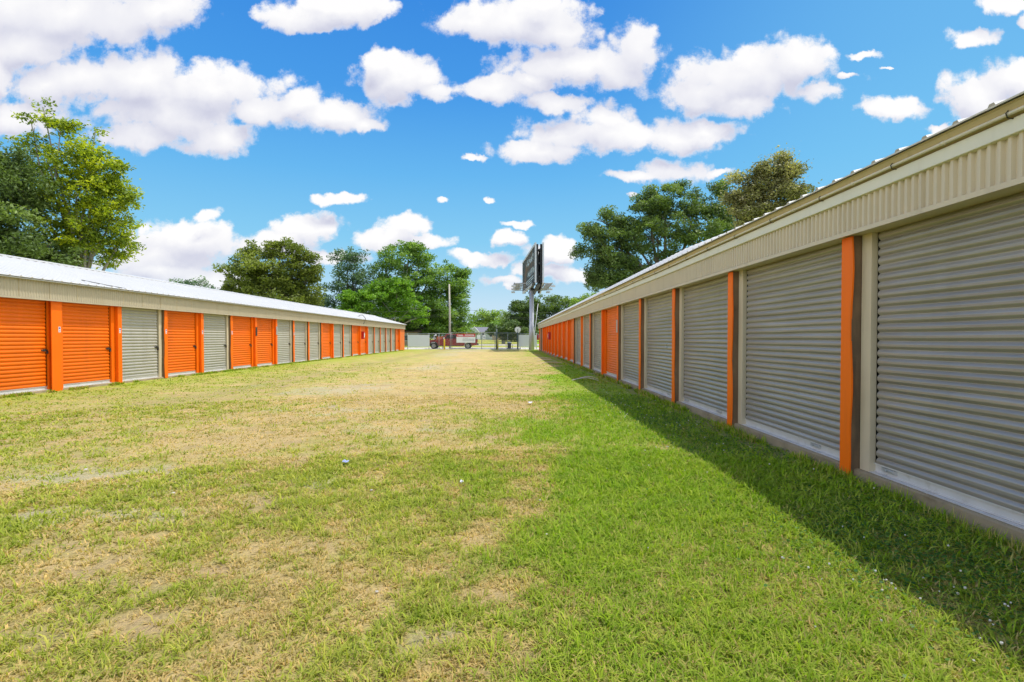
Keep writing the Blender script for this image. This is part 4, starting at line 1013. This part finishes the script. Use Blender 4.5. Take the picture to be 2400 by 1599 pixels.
for x in (0, WB):
    for s_ in (-1, 1):
        mb = MB(); mb.tube([(x, s_ * .72, .40), (x, s_ * .74, .40), (x, s_ * .95, .40), (x, s_ * .97, .40)], [.34, .40, .40, .36], 24); wh = mb.build('wheel', M['tyre'], t)
        mb = MB(); mb.tube([(x, s_ * .90, .40), (x, s_ * .975, .40)], [.26, .25], 20)
        mb.build('rim', M['rim'], wh)
        mb = MB(); y = s_ * .978
        for k in range(6):
            a = k * math.pi / 3 + .3; mb.tube([(x + .12 * math.cos(a), y, .40 + .12 * math.sin(a)), (x + .2 * math.cos(a), y, .40 + .2 * math.sin(a))], .035, 6)
        mb.build('rim_opening', M['dark'], wh)
        # flare
        mb = MB(); n_ = 10; rows = [[(x + r0 * math.cos(math.pi * i / n_), yy_, .42 + r0 * .95 * math.sin(math.pi * i / n_)) for r0, yy_ in ((.49, s_ * .96), (.49, s_ * 1.01), (.56, s_ * 1.005), (.58, s_ * .975))] for i in range(n_ + 1)]
        mb.grid(rows); mb.build('wheel_flare', M['dark' if x == 0 else 'maroon'], t)
for s_ in (-1, 1):
    for x in (2.02, WB - 1.2):
        mb = MB(); a, b = sorted((s_ * .985, s_ * 1.01)); mb.box(x - .1, x + .1, a, b, 1.10, 1.135); mb.build('door_handle', M['chrome'], t)
    mb = MB(); a, b = sorted((s_ * 1.0, s_ * 1.22)); mb.box(1.28, 1.42, a, b, 1.27, 1.46); mb.build('mirror', M['trimwhite'], t, bevel=.02)
    mb = MB(); a, b = sorted((s_ * .88, s_ * .985)); mb.box(WB + 1.1, WB + 1.215, a, b, .85, 1.15); mb.build('tail_lamp', M['lamp'], t)
    mb = MB(); a, b = sorted((s_ * .6, s_ * .985)); mb.box(-1.015, -.86, a, b, .86, 1.02); mb.build('headlight', M['trimwhite'], t)
    mb = MB(); a, b = sorted((s_ * .975, s_ * 1.0)); mb.box(.6, WB - .6, a, b, .36, .44); mb.build('running_board', M['dark'], t)
mb = MB(); mb.box(-1.08, -.97, -.9, .9, .42, .66); mb.build('bumper', M['chrome'], t, bevel=.02)
mb = MB(); mb.box(WB + 1.2, WB + 1.32, -.9, .9, .5, .72); mb.build('bumper', M['dark'], t, bevel=.02)
# things stowed by the hood in the photo: a boxed load standing behind the truck
t = empty('tool_chest', 'orange-brown box seen over the bonnet of the red truck', 'box', (fX(1031.5, 73.5), 73.5, 0))
mb = MB(); mb.box(-.42, .42, -.3, .3, 1.0, 1.55); mb.build('case', M['carpet'], t, bevel=.02)
for qx in (-.38, .38):
    for qy in (-.26, .26): mb = MB(); mb.tube([(qx, qy, 0), (qx, qy, 1.0)], .03, 6); mb.build('leg', M['dark'], t)
mb = MB(); mb.box(-.44, .44, -.32, .32, 1.555, 1.62); mb.build('lid', M['carpet'], t, bevel=.01)
mb = MB(); mb.tube([(-.5, 0, .0), (-.5, 0, 1.35), (-.5, 0, 1.75), (-.2, 0, 1.82)], [.05, .06, .07, .09], 8)
for q in (-.62, -.38): mb.tube([(q, 0, 1.3), (q + .03, 0, 1.45)], .07, 8)
o = mb.build('standpipe', M['trimwhite']); o.location = (fX(1026.5, 73.3), 73.3, 0); tag(o, 'white bent pipe seen over the bonnet of the red truck', 'pipe')

# ------------------------------------------------------------------ houses beyond
def house(label, cx, Z, w_, d_, h_, rise, wall_m, roof_m, axis, wins):
    t = empty('house', label, 'house', (cx, Z, gz(Z)))
    mb = MB(); mb.box(-w_/2, w_/2, -d_/2, d_/2, -.2, h_); mb.build('wall', wall_m, t)
    mb = MB(); e = .5
    if axis == 'x':   # ridge along x
        poly = [(-d_/2 - e, h_ - .12), (0, h_ + rise), (d_/2 + e, h_ - .12)]
        mb.prism(poly, 'x', -w_/2 - e, w_/2 + e)
    else:
        poly = [(-w_/2 - e, h_ - .12), (0, h_ + rise), (w_/2 + e, h_ - .12)]; mb.prism(poly[::-1], 'y', -d_/2 - e, d_/2 + e)
    mb.build('roof', roof_m, t)
    for (x, z, ww, hh) in wins:
        mb = MB(); y = -d_/2 - .03; mb.box(x - ww/2, x + ww/2, y - .03, y + .028, z - hh/2, z + hh/2); wn = mb.build('window', M['trimwhite'], t)
        mb = MB(); mb.box(x - ww/2 + .12, x + ww/2 - .12, y - .045, y - .032, z - hh/2 + .12, z + hh/2 - .12); mb.build('pane', M['winglass'], wn)
    return t
hx = (1136 - VX) / F * 180
h1 = house('small grey house with gabled porch seen through the gate', hx, 180, 8.5, 7, 2.6, 1.5, M['housegrey'], M['houseroof'], 'x', [(2.4, 1.5, 1.6, 1.4), (-.3, 1.4, .9, 1.6)])
mb = MB(); mb.prism([(-4.6, 2.2), (-3.0, 4.0), (-1.4, 2.2)][::-1], 'y', -5.2, -3.4); pg_ = mb.build('porch_gable', M['housegrey'], h1)
mb = MB(); mb.tube([(-4.75, -5.25, 2.1), (-3.0, -5.25, 4.1), (-1.25, -5.25, 2.1)], .12, 4); mb.build('gable_trim', M['trimwhite'], pg_)
for a in (-4.4, -1.75): mb = MB(); mb.box(a, a + .15, -5.1, -4.95, 0, 2.2); mb.build('porch_post', M['trimwhite'], h1)
house('brown-roofed brick house just beyond the end of the left building', (925 - VX) / F * 97, 97, 9.5, 8, 2.35, .95, M['brick'], M['brownroof'], 'x', [(2.6, 1.3, 1.4, 1.1)])
house('low tan outbuilding behind the fence under the dark oak', (1205 - VX) / F * 165, 165, 13, 7, 2.3, .9, M['brick'], M['brownroof'], 'x', [(-2, 1.3, 1.2, 1)])

# render defaults (harmless if overridden)
scene.render.engine = 'CYCLES'
scene.cycles.use_denoising = True
